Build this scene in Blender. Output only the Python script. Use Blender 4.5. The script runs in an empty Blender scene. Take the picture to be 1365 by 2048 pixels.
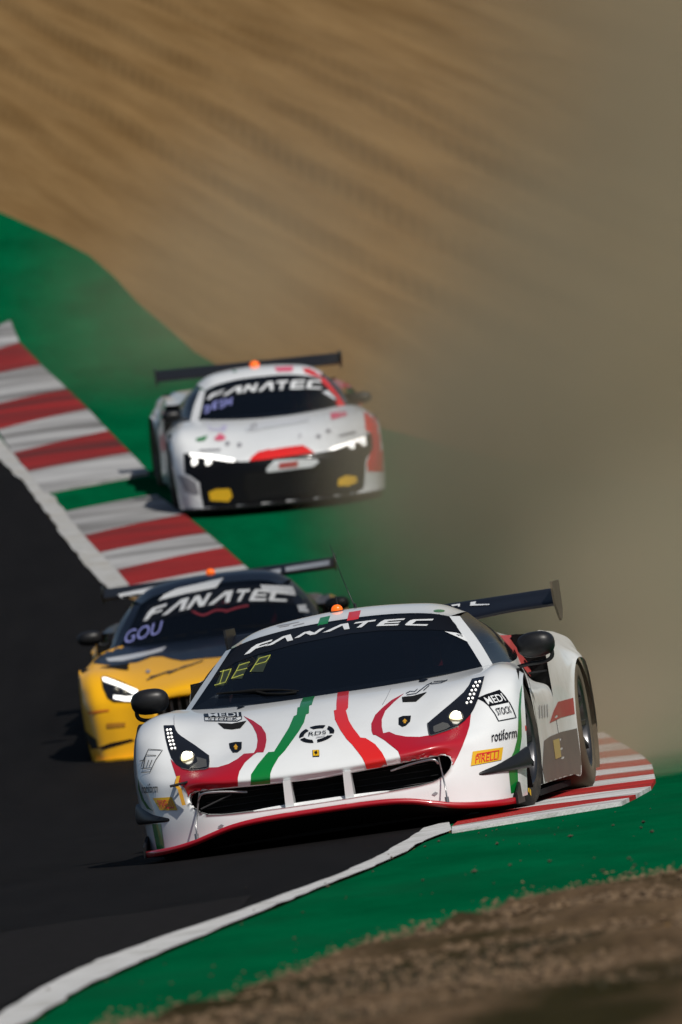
import bpy, bmesh, math, random
import numpy as np
from mathutils import Vector, Matrix
from mathutils.bvhtree import BVHTree
from mathutils.geometry import delaunay_2d_cdt

random.seed(7); RNG = np.random.default_rng(7)
rad = math.radians
scene = bpy.context.scene
COL = scene.collection

# ------------------------------------------------------------------ camera
FPX = 19900.0; CX, CY = 682.5, 1024.0            # focal length and centre in photo pixels (1365 x 2048)
ROLL, PITCH, CAMH = rad(8.0), rad(0.7), 1.0
fwd = np.array([0, math.cos(PITCH), math.sin(PITCH)])
up0 = np.array([0, -math.sin(PITCH), math.cos(PITCH)])
rt0 = np.array([1.0, 0, 0])
imr = rt0*math.cos(ROLL)-up0*math.sin(ROLL)
imu = rt0*math.sin(ROLL)+up0*math.cos(ROLL)
CAM = np.array([0, 0, CAMH])
cd = bpy.data.cameras.new('camera'); cam = bpy.data.objects.new('camera', cd); COL.objects.link(cam)
cd.sensor_fit = 'VERTICAL'; cd.sensor_height = 36.0; cd.lens = FPX/2048*36
cd.clip_start = 0.5; cd.clip_end = 3000
cam.matrix_world = Matrix(((imr[0], imu[0], -fwd[0], 0), (imr[1], imu[1], -fwd[1], 0), (imr[2], imu[2], -fwd[2], CAMH), (0, 0, 0, 1)))
cd.dof.use_dof = True; cd.dof.focus_distance = 49.6; cd.dof.aperture_fstop = cd.lens/56.0
scene.camera = cam
def ray(px, py):
    return fwd+imr*(px-CX)/FPX-imu*(py-CY)/FPX

# ------------------------------------------------------------------ sky, sun, exposure
SUN_EL, SUN_AZ = rad(48), rad(37)                # azimuth measured from the camera's side towards the right
sdir = np.array([math.sin(SUN_AZ)*math.cos(SUN_EL), -math.cos(SUN_AZ)*math.cos(SUN_EL), math.sin(SUN_EL)])
w = bpy.data.worlds.new('World'); scene.world = w; w.use_nodes = True
nt = w.node_tree; nt.nodes.clear()
sky = nt.nodes.new('ShaderNodeTexSky'); sky.sky_type = 'NISHITA'; sky.sun_disc = False
sky.sun_elevation = SUN_EL; sky.sun_rotation = math.atan2(sdir[0], sdir[1])
bg = nt.nodes.new('ShaderNodeBackground'); bg.inputs[1].default_value = 0.05
wo = nt.nodes.new('ShaderNodeOutputWorld')
nt.links.new(sky.outputs[0], bg.inputs[0]); nt.links.new(bg.outputs[0], wo.inputs[0])
sl = bpy.data.lights.new('sun', 'SUN'); sl.energy = 3.6; sl.angle = rad(0.53); sl.color = (1.0, 0.95, 0.88)
so = bpy.data.objects.new('sun', sl); COL.objects.link(so)
so.rotation_euler = Vector(sdir).to_track_quat('Z', 'Y').to_euler()
scene.view_settings.view_transform = 'Standard'; scene.view_settings.look = 'None'
scene.view_settings.exposure = 0.0; scene.view_settings.gamma = 1.0
scene.view_settings.use_curve_mapping = False
cy = scene.cycles
cy.use_denoising = True; cy.max_bounces = 8; cy.volume_bounces = 2; cy.transparent_max_bounces = 12
cy.volume_step_rate = 2.0; cy.volume_max_steps = 128; cy.sample_clamp_indirect = 6.0

# ------------------------------------------------------------------ materials
MATS = {}
def mat(name, col, rough=0.5, metal=0.0, coat=0.0, spec=0.5, emit=None, estr=0.0, var=0.0, vscale=20.0, bump=0.0, bscale=200.0, col2=None, detail=6.0, trans=0.0, dust=0.0, transp=0.0):
    if name in MATS: return MATS[name]
    m = bpy.data.materials.new(name); m.use_nodes = True; MATS[name] = m
    n = m.node_tree; b = n.nodes['Principled BSDF']; L = n.links
    b.inputs['Base Color'].default_value = (*col, 1); b.inputs['Roughness'].default_value = rough
    b.inputs['Metallic'].default_value = metal; b.inputs['Coat Weight'].default_value = coat
    b.inputs['Coat Roughness'].default_value = 0.06
    b.inputs['Specular IOR Level'].default_value = spec
    if emit: b.inputs['Emission Color'].default_value = (*emit, 1); b.inputs['Emission Strength'].default_value = estr
    tc = n.nodes.new('ShaderNodeTexCoord')
    src = None
    if var > 0 or col2:
        nz = n.nodes.new('ShaderNodeTexNoise'); nz.inputs['Scale'].default_value = vscale; nz.inputs['Detail'].default_value = detail; nz.inputs['Roughness'].default_value = 0.65
        L.new(tc.outputs['Object'], nz.inputs['Vector'])
        rp = n.nodes.new('ShaderNodeMapRange'); rp.inputs[1].default_value = 0.3; rp.inputs[2].default_value = 0.7
        L.new(nz.outputs[0], rp.inputs[0])
        mx = n.nodes.new('ShaderNodeMix'); mx.data_type = 'RGBA'
        a = [c*(1-var) for c in col]; c2 = col2 or [min(1, c*(1+var)) for c in col]
        mx.inputs[6].default_value = (*(a if not col2 else col), 1); mx.inputs[7].default_value = (*c2, 1)
        L.new(rp.outputs[0], mx.inputs[0]); src = mx.outputs[2]
    if dust > 0:                                  # road dust caught low on the flanks and in specks
        nz2 = n.nodes.new('ShaderNodeTexNoise'); nz2.inputs['Scale'].default_value = 3.2; nz2.inputs['Detail'].default_value = 9; nz2.inputs['Roughness'].default_value = 0.72
        L.new(tc.outputs['Object'], nz2.inputs['Vector'])
        r2 = n.nodes.new('ShaderNodeMapRange'); r2.inputs[1].default_value = 0.45; r2.inputs[2].default_value = 0.8; r2.inputs[4].default_value = dust
        L.new(nz2.outputs[0], r2.inputs[0])
        m2 = n.nodes.new('ShaderNodeMix'); m2.data_type = 'RGBA'; m2.inputs[6].default_value = (*col, 1); m2.inputs[7].default_value = (0.27, 0.22, 0.15, 1)
        if src: L.new(src, m2.inputs[6])
        L.new(r2.outputs[0], m2.inputs[0]); src = m2.outputs[2]
    if src: L.new(src, b.inputs['Base Color'])
    if bump > 0:
        nb = n.nodes.new('ShaderNodeTexNoise'); nb.inputs['Scale'].default_value = bscale; nb.inputs['Detail'].default_value = 4
        L.new(tc.outputs['Object'], nb.inputs['Vector'])
        bp = n.nodes.new('ShaderNodeBump'); bp.inputs['Strength'].default_value = bump; bp.inputs['Distance'].default_value = 0.02
        L.new(nb.outputs[0], bp.inputs['Height']); L.new(bp.outputs[0], b.inputs['Normal'])
    if transp > 0:                                # tinted glass: part see-through, part reflecting
        tr = n.nodes.new('ShaderNodeBsdfTransparent'); tr.inputs[0].default_value = (0.45, 0.52, 0.62, 1)
        ms = n.nodes.new('ShaderNodeMixShader'); ms.inputs[0].default_value = 1-transp
        L.new(tr.outputs[0], ms.inputs[1]); L.new(b.outputs[0], ms.inputs[2])
        L.new(ms.outputs[0], n.nodes['Material Output'].inputs[0])
    return m

WHITE = mat('white_paint', (0.78, 0.80, 0.80), 0.32, coat=0.8, dust=0.10)
WHITED = mat('dusty_white_paint', (0.74, 0.75, 0.73), 0.4, coat=0.5, dust=0.45)
BLACKP = mat('black_paint', (0.005, 0.005, 0.006), 0.35, spec=0.15, coat=0.12)
CARBON = mat('carbon', (0.010, 0.010, 0.011), 0.42, spec=0.4, var=0.3, vscale=60)
RUBBERY = mat('matt_black', (0.008, 0.008, 0.008), 0.85, spec=0.15)
DARKRED = mat('crimson_paint', (0.42, 0.004, 0.014), 0.32, coat=0.8, dust=0.04)
RED = mat('red_paint', (0.70, 0.016, 0.012), 0.32, coat=0.8, dust=0.04)
GREEN = mat('green_paint', (0.0, 0.19, 0.028), 0.32, coat=0.8, dust=0.04)
YEL = mat('yellow_sticker', (0.72, 0.42, 0.01), 0.4)
STRAP = mat('yellow_strap', (0.50, 0.25, 0.01), 0.7)
ORANGE = mat('orange_lens', (0.9, 0.13, 0.01), 0.3, emit=(1, 0.16, 0.01), estr=0.6)
GLASS = mat('tinted_glass', (0.004, 0.006, 0.010), 0.06, spec=0.0, coat=0.35, transp=0.15)
GLASS2 = mat('side_glass', (0.010, 0.012, 0.015), 0.07, transp=0.25)
LENS = mat('lamp_lens', (0.010, 0.010, 0.012), 0.12, spec=0.6)
CHROME = mat('reflector', (0.35, 0.33, 0.28), 0.25, metal=0.8)
LED = mat('led_white', (1, 1, 1), 0.4, emit=(1, 0.97, 0.90), estr=1.6)
BULB = mat('bulb_warm', (1, 1, 1), 0.4, emit=(1.0, 0.80, 0.34), estr=1.7)
BULBC = mat('bulb_core', (1, 1, 1), 0.4, emit=(1.0, 0.96, 0.80), estr=7.0)
LEDG = mat('led_green', (0.1, 0.1, 0.02), 0.4, emit=(0.62, 0.66, 0.10), estr=0.75)
LEDGD = mat('led_dim', (0.012, 0.016, 0.012), 0.5, emit=(0.12, 0.16, 0.05), estr=0.10)
LEDB = mat('led_violet', (0.05, 0.05, 0.1), 0.4, emit=(0.26, 0.28, 0.62), estr=0.6)
TYRE = mat('tyre_rubber', (0.018, 0.017, 0.016), 0.8, spec=0.25, dust=0.35)
TYRED = mat('dusty_tyre', (0.11, 0.088, 0.062), 0.9, spec=0.15, dust=0.6)
RIM = mat('rim_metal', (0.10, 0.10, 0.105), 0.32, metal=0.9)
STEEL = mat('steel', (0.45, 0.45, 0.45), 0.3, metal=0.9)
TAUPE = mat('dusty_grey_panel', (0.13, 0.108, 0.088), 0.6, dust=0.3)
DUSTW = mat('dusty_white', (0.50, 0.47, 0.40), 0.55, coat=0.2, dust=0.5)
DUSTR = mat('dusty_red', (0.36, 0.05, 0.045), 0.55, coat=0.2, dust=0.3)
NAVY = mat('navy_paint', (0.004, 0.006, 0.012), 0.3, spec=0.2, coat=0.2)
WINGP = mat('wing_black', (0.004, 0.005, 0.009), 0.45, spec=0.3)
MYEL = mat('amber_paint', (0.94, 0.47, 0.002), 0.36, coat=0.3, dust=0.02)
SEATR = mat('red_belt', (0.45, 0.01, 0.015), 0.7)
GREYT = mat('grey_lettering', (0.25, 0.25, 0.27), 0.5)
SHADE = mat('smoked_white', (0.62, 0.64, 0.66), 0.4, coat=0.5, dust=0.2)

# ------------------------------------------------------------------ helpers
def link(o, parent=None):
    COL.objects.link(o)
    if parent: o.parent = parent
    return o
def obj(name, verts, faces, m, parent=None, smooth=True, kind=None):
    me = bpy.data.meshes.new(name); me.from_pydata([tuple(map(float, v)) for v in verts], [], [tuple(map(int, f)) for f in faces]); me.update()
    if smooth: me.shade_smooth()
    if m: me.materials.append(m)
    o = bpy.data.objects.new(name, me); link(o, parent)
    if kind: o['kind'] = kind
    return o
def tag(o, label, cat=None, group=None, kind=None):
    o['label'] = label
    if cat: o['category'] = cat
    if group: o['group'] = group
    if kind: o['kind'] = kind
    return o

def basis(tc, n):
    """interpolating cubic: matrix from control values at tc to n samples per interval"""
    N = len(tc); h = np.diff(tc); D = np.zeros((N, N))
    for i in range(N):
        if i == 0: D[0, 0], D[0, 1] = -1/h[0], 1/h[0]
        elif i == N-1: D[i, i-1], D[i, i] = -1/h[-1], 1/h[-1]
        else:
            a, b = h[i-1], h[i]
            D[i, i-1] += -b/(a*(a+b)); D[i, i] += (b-a)/(a*b); D[i, i+1] += a/(b*(a+b))
    rows = []
    for k in range(N-1):
        m = n if k < N-2 else n+1
        for q in range(m):
            s = q/n; r = np.zeros(N)
            r[k] += 2*s**3-3*s*s+1; r[k+1] += -2*s**3+3*s*s
            r += h[k]*((s**3-2*s*s+s)*D[k]+(s**3-s*s)*D[k+1]); rows.append(r)
    return np.array(rows)
def axpar(G):
    d = np.sqrt(np.linalg.norm(np.diff(G, axis=0), axis=-1)+1e-6).mean(axis=1)
    return np.concatenate([[0], np.cumsum(d)])
def patch(G, na=8, nb=8):
    G = np.asarray(G, float)
    A = basis(axpar(G), na); B = basis(axpar(G.transpose(1, 0, 2)), nb)
    return np.einsum('ia,abk,jb->ijk', A, G, B)
def curve(P, n=8):
    P = np.asarray(P, float)[:, None, :]
    return np.einsum('ia,abk->ibk', basis(axpar(P), n), P)[:, 0]
def gridfaces(a, b, off=0):
    return [(off+i*b+j, off+i*b+j+1, off+(i+1)*b+j+1, off+(i+1)*b+j) for i in range(a-1) for j in range(b-1)]
def gobj(name, V, m, parent, mirror=False):
    a, b = V.shape[:2]; v = V.reshape(-1, 3); f = gridfaces(a, b)
    if mirror:
        v = np.concatenate([v, v*[-1, 1, 1]]); f = f+gridfaces(a, b, a*b)
    return obj(name, v, f, m, parent)
def both(G):
    """mirror control columns (axis 0 starts at x=0) to a full-width control grid"""
    G = np.asarray(G, float); return np.concatenate([(G*[-1, 1, 1])[:0:-1], G])
def tube(name, pts, r, m, parent, seg=8, smoothn=0, caps=True):
    P = curve(pts, smoothn) if smoothn else np.asarray(pts, float)
    rr = np.broadcast_to(np.asarray(r, float), (len(P),))
    V, F = [], []
    for i, p in enumerate(P):
        t = P[min(i+1, len(P)-1)]-P[max(i-1, 0)]; t = t/np.linalg.norm(t)
        u = np.cross(t, [0.13, 0.31, 0.94]); u /= np.linalg.norm(u); v = np.cross(t, u)
        for k in range(seg):
            a = 2*math.pi*k/seg; V.append(p+rr[i]*(math.cos(a)*u+math.sin(a)*v))
    for i in range(len(P)-1):
        for k in range(seg): F.append((i*seg+k, i*seg+(k+1) % seg, (i+1)*seg+(k+1) % seg, (i+1)*seg+k))
    if caps: F += [tuple(range(seg)), tuple(range((len(P)-1)*seg, len(P)*seg))]
    return obj(name, V, F, m, parent)
def prism(name, poly, axis, a, b, m, parent, smooth=False):
    """outline in the two other axes, extruded along axis from a to b"""
    n = len(poly); V = []
    for d in (a, b):
        for p in poly:
            q = list(p); q.insert(axis, d); V.append(q)
    F = [tuple(range(n)), tuple(range(n, 2*n))]+[(k, (k+1) % n, n+(k+1) % n, n+k) for k in range(n)]
    return obj(name, V, F, m, parent, smooth)
def box(name, c, s, m, parent, bev=0.15):
    bm = bmesh.new(); bmesh.ops.create_cube(bm, size=1.0)
    for v in bm.verts: v.co = Vector((v.co.x*s[0], v.co.y*s[1], v.co.z*s[2]))
    if bev: bmesh.ops.bevel(bm, geom=bm.edges[:], offset=min(s)*bev, segments=2, affect='EDGES')
    for v in bm.verts: v.co += Vector(c)
    me = bpy.data.meshes.new(name); bm.to_mesh(me); bm.free(); me.materials.append(m)
    return link(bpy.data.objects.new(name, me), parent)
def blob(name, c, s, m, parent, seg=20, ring=12, pw=2.0, rotz=0.0):
    """super-ellipsoid"""
    V, F = [], []
    f = lambda t: math.copysign(abs(t)**(2/pw), t)
    for i in range(ring+1):
        ph = -math.pi/2+math.pi*i/ring
        for k in range(seg):
            th = 2*math.pi*k/seg
            x, y, z = s[0]*f(math.cos(ph))*f(math.cos(th)), s[1]*f(math.cos(ph))*f(math.sin(th)), s[2]*f(math.sin(ph))
            V.append((c[0]+x*math.cos(rotz)-y*math.sin(rotz), c[1]+x*math.sin(rotz)+y*math.cos(rotz), c[2]+z))
    for i in range(ring):
        for k in range(seg): F.append((i*seg+k, i*seg+(k+1) % seg, (i+1)*seg+(k+1) % seg, (i+1)*seg+k))
    return obj(name, V, F, m, parent)
def inpoly(P, x, y):
    P = np.asarray(P); x = np.asarray(x); y = np.asarray(y); c = np.zeros(x.shape, bool); n = len(P)
    for i in range(n):
        (x1, y1), (x2, y2) = P[i], P[(i+1) % n]
        if y1 == y2: continue
        c ^= ((y1 > y) != (y2 > y)) & (x < (x2-x1)*(y-y1)/(y2-y1)+x1)
    return c
def polydist(P, q, closed=True):
    """distance and nearest point from points q (n,2) to polyline P"""
    P = np.asarray(P, float); q = np.asarray(q, float); best = np.full(len(q), 1e9); near = np.zeros((len(q), 2))
    n = len(P) if closed else len(P)-1
    for i in range(n):
        a = P[i]; d = P[(i+1) % len(P)]-a; L = d@d+1e-12
        t = np.clip(((q-a)@d)/L, 0, 1); s = a+t[:, None]*d; ds = np.linalg.norm(q-s, axis=1)
        k = ds < best; best[k] = ds[k]; near[k] = s[k]
    return best, near
def resample(P, step, closed=True):
    P = np.asarray(P, float); out = []; n = len(P) if closed else len(P)-1
    for i in range(n):
        a, b = P[i], P[(i+1) % len(P)]; k = max(1, int(math.ceil(np.linalg.norm(b-a)/step)))
        out += [a+(b-a)*j/k for j in range(k)]
    if not closed: out.append(P[-1])
    return np.array(out)
def fill2d(P, step):
    """triangulate the inside of polygon P with interior points every step"""
    B = resample(P, step); lo, hi = B.min(0), B.max(0)
    gx, gy = np.meshgrid(np.arange(lo[0]+step/2, hi[0], step), np.arange(lo[1]+step/2, hi[1], step)); g = np.stack([gx.ravel(), gy.ravel()], 1)
    if len(g):
        g = g[inpoly(B, g[:, 0], g[:, 1])]
        if len(g):
            d, _ = polydist(B, g); g = g[d > step*0.35]
    pts = np.concatenate([B, g]) if len(g) else B
    nb = len(B)
    v, e, f, *_ = delaunay_2d_cdt([Vector(p) for p in pts], [(i, (i+1) % nb) for i in range(nb)], [], 1, 1e-5)
    return np.array([(a.x, a.y) for a in v]), [tuple(t) for t in f]

# ------------------------------------------------------------------ terrain
_Y = np.arange(-200, 900, 0.25)
_S = np.interp(_Y, [-200, 63, 74, 82, 93, 125, 180, 900], [0, 0, .065, .113, .113, .145, .145, .02])
_Z = np.cumsum(_S)*0.25; _Z -= np.interp(50, _Y, _Z)
def sstep(a, b, x):
    t = np.clip((np.asarray(x, float)-a)/(b-a), 0, 1); return t*t*(3-2*t)
def terr(x, y):
    x = np.asarray(x, float); y = np.asarray(y, float)
    return np.interp(y, _Y, _Z)-(np.clip(x, -9, 9)+.55)*.038*sstep(76, 91, y)
def ground(px, py):
    d = ray(px, py); t = np.arange(18, 420, 0.05)
    P = CAM+d*t[:, None]; k = np.argmax(P[:, 2] < terr(P[:, 0], P[:, 1]))
    return P[k][:2] if k else P[-1][:2]
def gpts(L, f=None):
    return np.array([ground(*(f(*p) if f else p)) for p in L])
def sheet(name, poly, m, dz, step, kind='structure', label=None, parent=None, hfun=None):
    v, f = fill2d(poly, step); z = terr(v[:, 0], v[:, 1])+dz
    if hfun is not None: z = z+hfun(v)
    o = obj(name, np.column_stack([v, z]), f, m, parent); 
    if kind: o['kind'] = kind
    if label: o['label'] = label
    return o
C6 = lambda x, y: (x, 1600+y)                       # zoom views of the photograph -> photo pixels
C5 = lambda x, y: (x/2.73, 600+y/2.73)
Z4 = lambda x, y: (1000+x/4.136, 1240+y/4.136)

line_in = gpts([(0, 438), (100, 375), (200, 328), (330, 280), (450, 240), (560, 200), (680, 155), (780, 108), (850, 62), (900, 47)], C6)
line_out = gpts([(70, 448), (160, 388), (270, 338), (350, 303), (450, 260), (560, 217), (640, 182), (720, 152), (810, 112), (850, 87), (905, 66)], C6)
far_in = gpts([(600, 1590), (550, 1545), (400, 1370), (290, 1220), (130, 1000), (0, 880)], C5)
far_out = gpts([(720, 1570), (600, 1430), (500, 1310), (380, 1180), (280, 1070), (150, 930), (0, 760)], C5)
fore = gpts([(340, 448), (480, 405), (600, 355), (750, 300), (900, 262), (1040, 215), (1150, 195), (1250, 175), (1365, 152)], C6)
far_green = gpts([(0, 425), (60, 452), (120, 480), (180, 512), (230, 555), (280, 610), (340, 660), (390, 705)])

# ------------------------------------------------------------------ ground materials
def ground_mat(name, c1, c2, scale, rough, extra=None, bump=0.0, bscale=40.0, stretch=(1, 1, 1), rotz=0.0, spec=0.2, lo=0.3, hi=0.7, c3=None, s3=1.0, w3=0.6, detail=8.0, lo3=0.5, hi3=0.72):
    m = bpy.data.materials.new(name); m.use_nodes = True; n = m.node_tree; b = n.nodes['Principled BSDF']; L = n.links
    b.inputs['Roughness'].default_value = rough; b.inputs['Specular IOR Level'].default_value = spec
    tc = n.nodes.new('ShaderNodeTexCoord'); mp = n.nodes.new('ShaderNodeMapping'); mp.inputs['Scale'].default_value = stretch; m0 = n.nodes.new('ShaderNodeMapping'); m0.inputs['Rotation'].default_value = (0, 0, rotz)
    L.new(tc.outputs['Object'], m0.inputs['Vector']); L.new(m0.outputs[0], mp.inputs['Vector'])
    nz = n.nodes.new('ShaderNodeTexNoise'); nz.inputs['Scale'].default_value = scale; nz.inputs['Detail'].default_value = detail; nz.inputs['Roughness'].default_value = 0.68
    L.new(mp.outputs[0], nz.inputs['Vector'])
    rp = n.nodes.new('ShaderNodeMapRange'); rp.inputs[1].default_value = lo; rp.inputs[2].default_value = hi; L.new(nz.outputs[0], rp.inputs[0])
    mx = n.nodes.new('ShaderNodeMix'); mx.data_type = 'RGBA'; mx.inputs[6].default_value = (*c1, 1); mx.inputs[7].default_value = (*c2, 1)
    L.new(rp.outputs[0], mx.inputs[0]); src = mx.outputs[2]
    if c3:
        n3 = n.nodes.new('ShaderNodeTexNoise'); n3.inputs['Scale'].default_value = s3; n3.inputs['Detail'].default_value = 5; L.new(mp.outputs[0], n3.inputs['Vector'])
        r3 = n.nodes.new('ShaderNodeMapRange'); r3.inputs[1].default_value = lo3; r3.inputs[2].default_value = hi3; r3.inputs[4].default_value = w3; L.new(n3.outputs[0], r3.inputs[0])
        m3 = n.nodes.new('ShaderNodeMix'); m3.data_type = 'RGBA'; m3.inputs[7].default_value = (*c3, 1)
        L.new(src, m3.inputs[6]); L.new(r3.outputs[0], m3.inputs[0]); src = m3.outputs[2]
    L.new(src, b.inputs['Base Color'])
    if bump:
        nb = n.nodes.new('ShaderNodeTexNoise'); nb.inputs['Scale'].default_value = bscale; nb.inputs['Detail'].default_value = 6; L.new(tc.outputs['Object'], nb.inputs['Vector'])
        bp = n.nodes.new('ShaderNodeBump'); bp.inputs['Strength'].default_value = bump; bp.inputs['Distance'].default_value = 0.03
        L.new(nb.outputs[0], bp.inputs['Height']); L.new(bp.outputs[0], b.inputs['Normal'])
    return m
GRAVEL = ground_mat('gravel', (0.165, 0.098, 0.040), (0.225, 0.140, 0.060), 1.0, 0.95, bump=0.5, bscale=12, stretch=(3.6, 0.045, 1), rotz=rad(-8), c3=(0.118, 0.066, 0.024), s3=0.55, w3=0.6, spec=0.0, detail=4.0)
DIRT = ground_mat('dirt', (0.055, 0.035, 0.018), (0.150, 0.098, 0.055), 9.0, 0.95, bump=1.0, bscale=22, c3=(0.020, 0.017, 0.004), s3=1.1, w3=0.95, stretch=(1, 0.3, 1), spec=0.05, lo3=.45, hi3=.6)
ASPH = ground_mat('asphalt', (0.0075, 0.0071, 0.0072), (0.0110, 0.0104, 0.0105), 3.0, 0.75, bump=0.25, bscale=120, spec=0.02, stretch=(1, 0.12, 1))
ASPH2 = ground_mat('old_asphalt', (0.0125, 0.0119, 0.0122), (0.0180, 0.0172, 0.0176), 14.0, 0.85, bump=0.4, bscale=90, spec=0.02, stretch=(1, 0.3, 1))
GREENG = ground_mat('green_runoff', (0.0002, 0.064, 0.023), (0.0005, 0.110, 0.041), 1.6, 0.85, bump=0.3, bscale=60, stretch=(1, 0.2, 1), rotz=rad(-4), spec=0.0, c3=(0.006, 0.060, 0.026), s3=1.4, w3=0.5)
WLINE = ground_mat('white_line_paint', (0.31, 0.31, 0.30), (0.44, 0.44, 0.43), 5.0, 0.8, bump=0.3, bscale=80, c3=(0.30, 0.27, 0.21), s3=4.0, w3=0.7)
KW = ground_mat('kerb_white', (0.27, 0.27, 0.27), (0.48, 0.48, 0.475), 2.2, 0.75, bump=0.3, bscale=60, stretch=(0.3, 1.6, 1), c3=(0.085, 0.08, 0.075), s3=0.9, w3=0.9, lo3=.44, hi3=.66)
KR = ground_mat('kerb_red', (0.15, 0.011, 0.010), (0.33, 0.017, 0.015), 2.2, 0.75, bump=0.3, bscale=60, stretch=(0.3, 1.6, 1), c3=(0.06, 0.018, 0.016), s3=0.9, w3=0.85, lo3=.46, hi3=.68)
KWN = ground_mat('kerb_white_fresh', (0.46, 0.46, 0.46), (0.66, 0.66, 0.65), 2.2, 0.75, bump=0.3, bscale=60, stretch=(0.5, 1.6, 1), c3=(0.22, 0.20, 0.17), s3=1.6, w3=0.8)
KRN = ground_mat('kerb_red_fresh', (0.28, 0.014, 0.012), (0.44, 0.019, 0.016), 2.2, 0.75, bump=0.3, bscale=60, stretch=(0.5, 1.6, 1), c3=(0.14, 0.03, 0.025), s3=1.6, w3=0.6)
WLINEN = ground_mat('white_line_fresh', (0.45, 0.45, 0.44), (0.62, 0.62, 0.61), 6.0, 0.8, bump=0.3, bscale=80, c3=(0.25, 0.24, 0.20), s3=5.0, w3=0.7)

# ------------------------------------------------------------------ ground sheets
xs = np.unique(np.concatenate([np.arange(-9, 9.01, 0.14), np.linspace(9, 260, 30), -np.linspace(9, 260, 30)]))
ys = np.unique(np.concatenate([np.linspace(-120, 20, 24), np.arange(20, 96, 1.0), np.arange(96, 170, 0.35), np.linspace(170, 800, 60)]))
bnd = np.concatenate([[(-60, 165), (-12, 140)], far_green, [(-0.5, 103), (1.5, 95), (5, 84), (12, 72), (60, 60)]])
def smooth_noise(x, y, seed, sc):
    r = np.random.default_rng(seed); T = r.standard_normal((64, 64)); u, v = x/sc, y/sc
    i, j = np.floor(u).astype(int), np.floor(v).astype(int); a, b = u-i, v-j; a = a*a*(3-2*a); b = b*b*(3-2*b)
    g = lambda p, q: T[p % 64, q % 64]
    return (g(i, j)*(1-a)+g(i+1, j)*a)*(1-b)+(g(i, j+1)*(1-a)+g(i+1, j+1)*a)*b
def furrows(q):
    x, y = q[:, 0], q[:, 1]; d, near = polydist(bnd, q, False)
    beyond = (q[:, 1] > near[:, 1]-1e-6) | (q[:, 0] > near[:, 0]+0.0)
    m = np.where(beyond, sstep(0.1, 2.5, d), 0)*(1-sstep(160, 200, y))*(np.abs(x) < 9.2)
    th = rad(8); u = x*math.cos(th)+y*math.sin(th); v = -x*math.sin(th)+y*math.cos(th)   # rake lines run mostly towards the camera
    u = u+0.10*smooth_noise(u*0.3, v*0.08, 5, 1.0)
    rid = smooth_noise(u, v*0.03, 1, 0.22)*0.022+smooth_noise(u, v*0.025, 2, 0.8)*0.035
    for uu, dp in ((18.1, .10), (19.0, .08), (16.8, .09), (20.3, .10), (20.7, .07), (15.6, .06)): rid += -dp*np.exp(-((u-uu)/0.13)**2)+dp*.7*np.exp(-((u-uu-.28)/0.13)**2)
    return m*rid
gx, gy = np.meshgrid(xs, ys, indexing='ij'); q = np.stack([gx.ravel(), gy.ravel()], 1)
gz = terr(q[:, 0], q[:, 1])+furrows(q)-0.004
o = obj('gravel_trap', np.column_stack([q, gz]), gridfaces(len(xs), len(ys)), GRAVEL, kind='structure')
o['label'] = 'raked tan gravel slope rising behind the cars'

edge = np.concatenate([[(-4.2, 10), (-1.9, 22)], line_in[:-1], [(0.30, 50), (0.22, 56), (-0.1, 64), (-0.62, 72), (-1.25, 80), (-1.75, 85)], far_in[1:], [(-4.4, 107), (-6.5, 117), (-12, 132), (-40, 165)]])
o = sheet('track', np.concatenate([edge, [(-70, 165), (-70, 10)]]), ASPH, 0.008, 1.0); o['label'] = 'dark grey asphalt race track'
seam = gpts([(0, 1872), (150, 1848), (300, 1828), (430, 1808), (505, 1796)])
o = sheet('track_strip', np.concatenate([seam, [(-0.60, 37.6)], line_in[4:0:-1]+[-.03, 0], [(-1.28, 29.9), (-1.9, 22), (-4, 20), (-8, 40)]]), ASPH2, 0.012, 0.5); o['label'] = 'paler old asphalt beyond a seam in the track'
green_pts = np.concatenate([line_out, [(0.32, 50), (0.22, 56), (-0.1, 64), (-0.62, 72), (-1.25, 80), (-1.72, 85)], far_out, [(-4.4, 107.5), (-6.5, 118), (-12, 133)], bnd[1:-1], [(40, 62), (40, 36)], [(6, 35)], fore[::-1], [(-1.2, 25), (-1.9, 21)]])
o = sheet('green_runoff', green_pts, GREENG, 0.004, 1.0); o['label'] = 'green painted run-off beside the track'
o = sheet('dirt_verge', np.concatenate([[(-1.6, 21)], [(-1.0, 25.2)], fore, [(6, 35.1), (40, 36), (40, 5), (-2, 5)]]), DIRT, 0.014, 0.25, hfun=lambda v: 0.016*(smooth_noise(v[:, 0], v[:, 1], 11, 0.22)+smooth_noise(v[:, 0], v[:, 1], 12, 0.6))); o['label'] = 'brown dirt verge with thin grass in front of the green'
def ribbon(name, A, B, m, dz, label, jag=0.0):
    A = resample(A, 0.4, False); B = resample(B, 0.4, False)
    n = max(len(A), len(B)); f = lambda P: np.stack([np.interp(np.linspace(0, 1, n), np.linspace(0, 1, len(P)), P[:, k]) for k in (0, 1)], 1)
    A, B = f(A), f(B); A = A+RNG.standard_normal(A.shape)*[jag, 0]; B = B+RNG.standard_normal(B.shape)*[jag, 0]
    V = np.concatenate([A, B]); V = np.column_stack([V, terr(V[:, 0], V[:, 1])+dz])
    o = obj(name, V, [(i, i+1, n+i+1, n+i) for i in range(n-1)], m, kind='structure'); o['label'] = label; return o
ribbon('edge_line', np.concatenate([[(-2.05, 21)], line_in]), np.concatenate([[(-1.85, 21)], line_out]), WLINEN, 0.016, 'white edge line between near asphalt and green run-off', 0.006)
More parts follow.
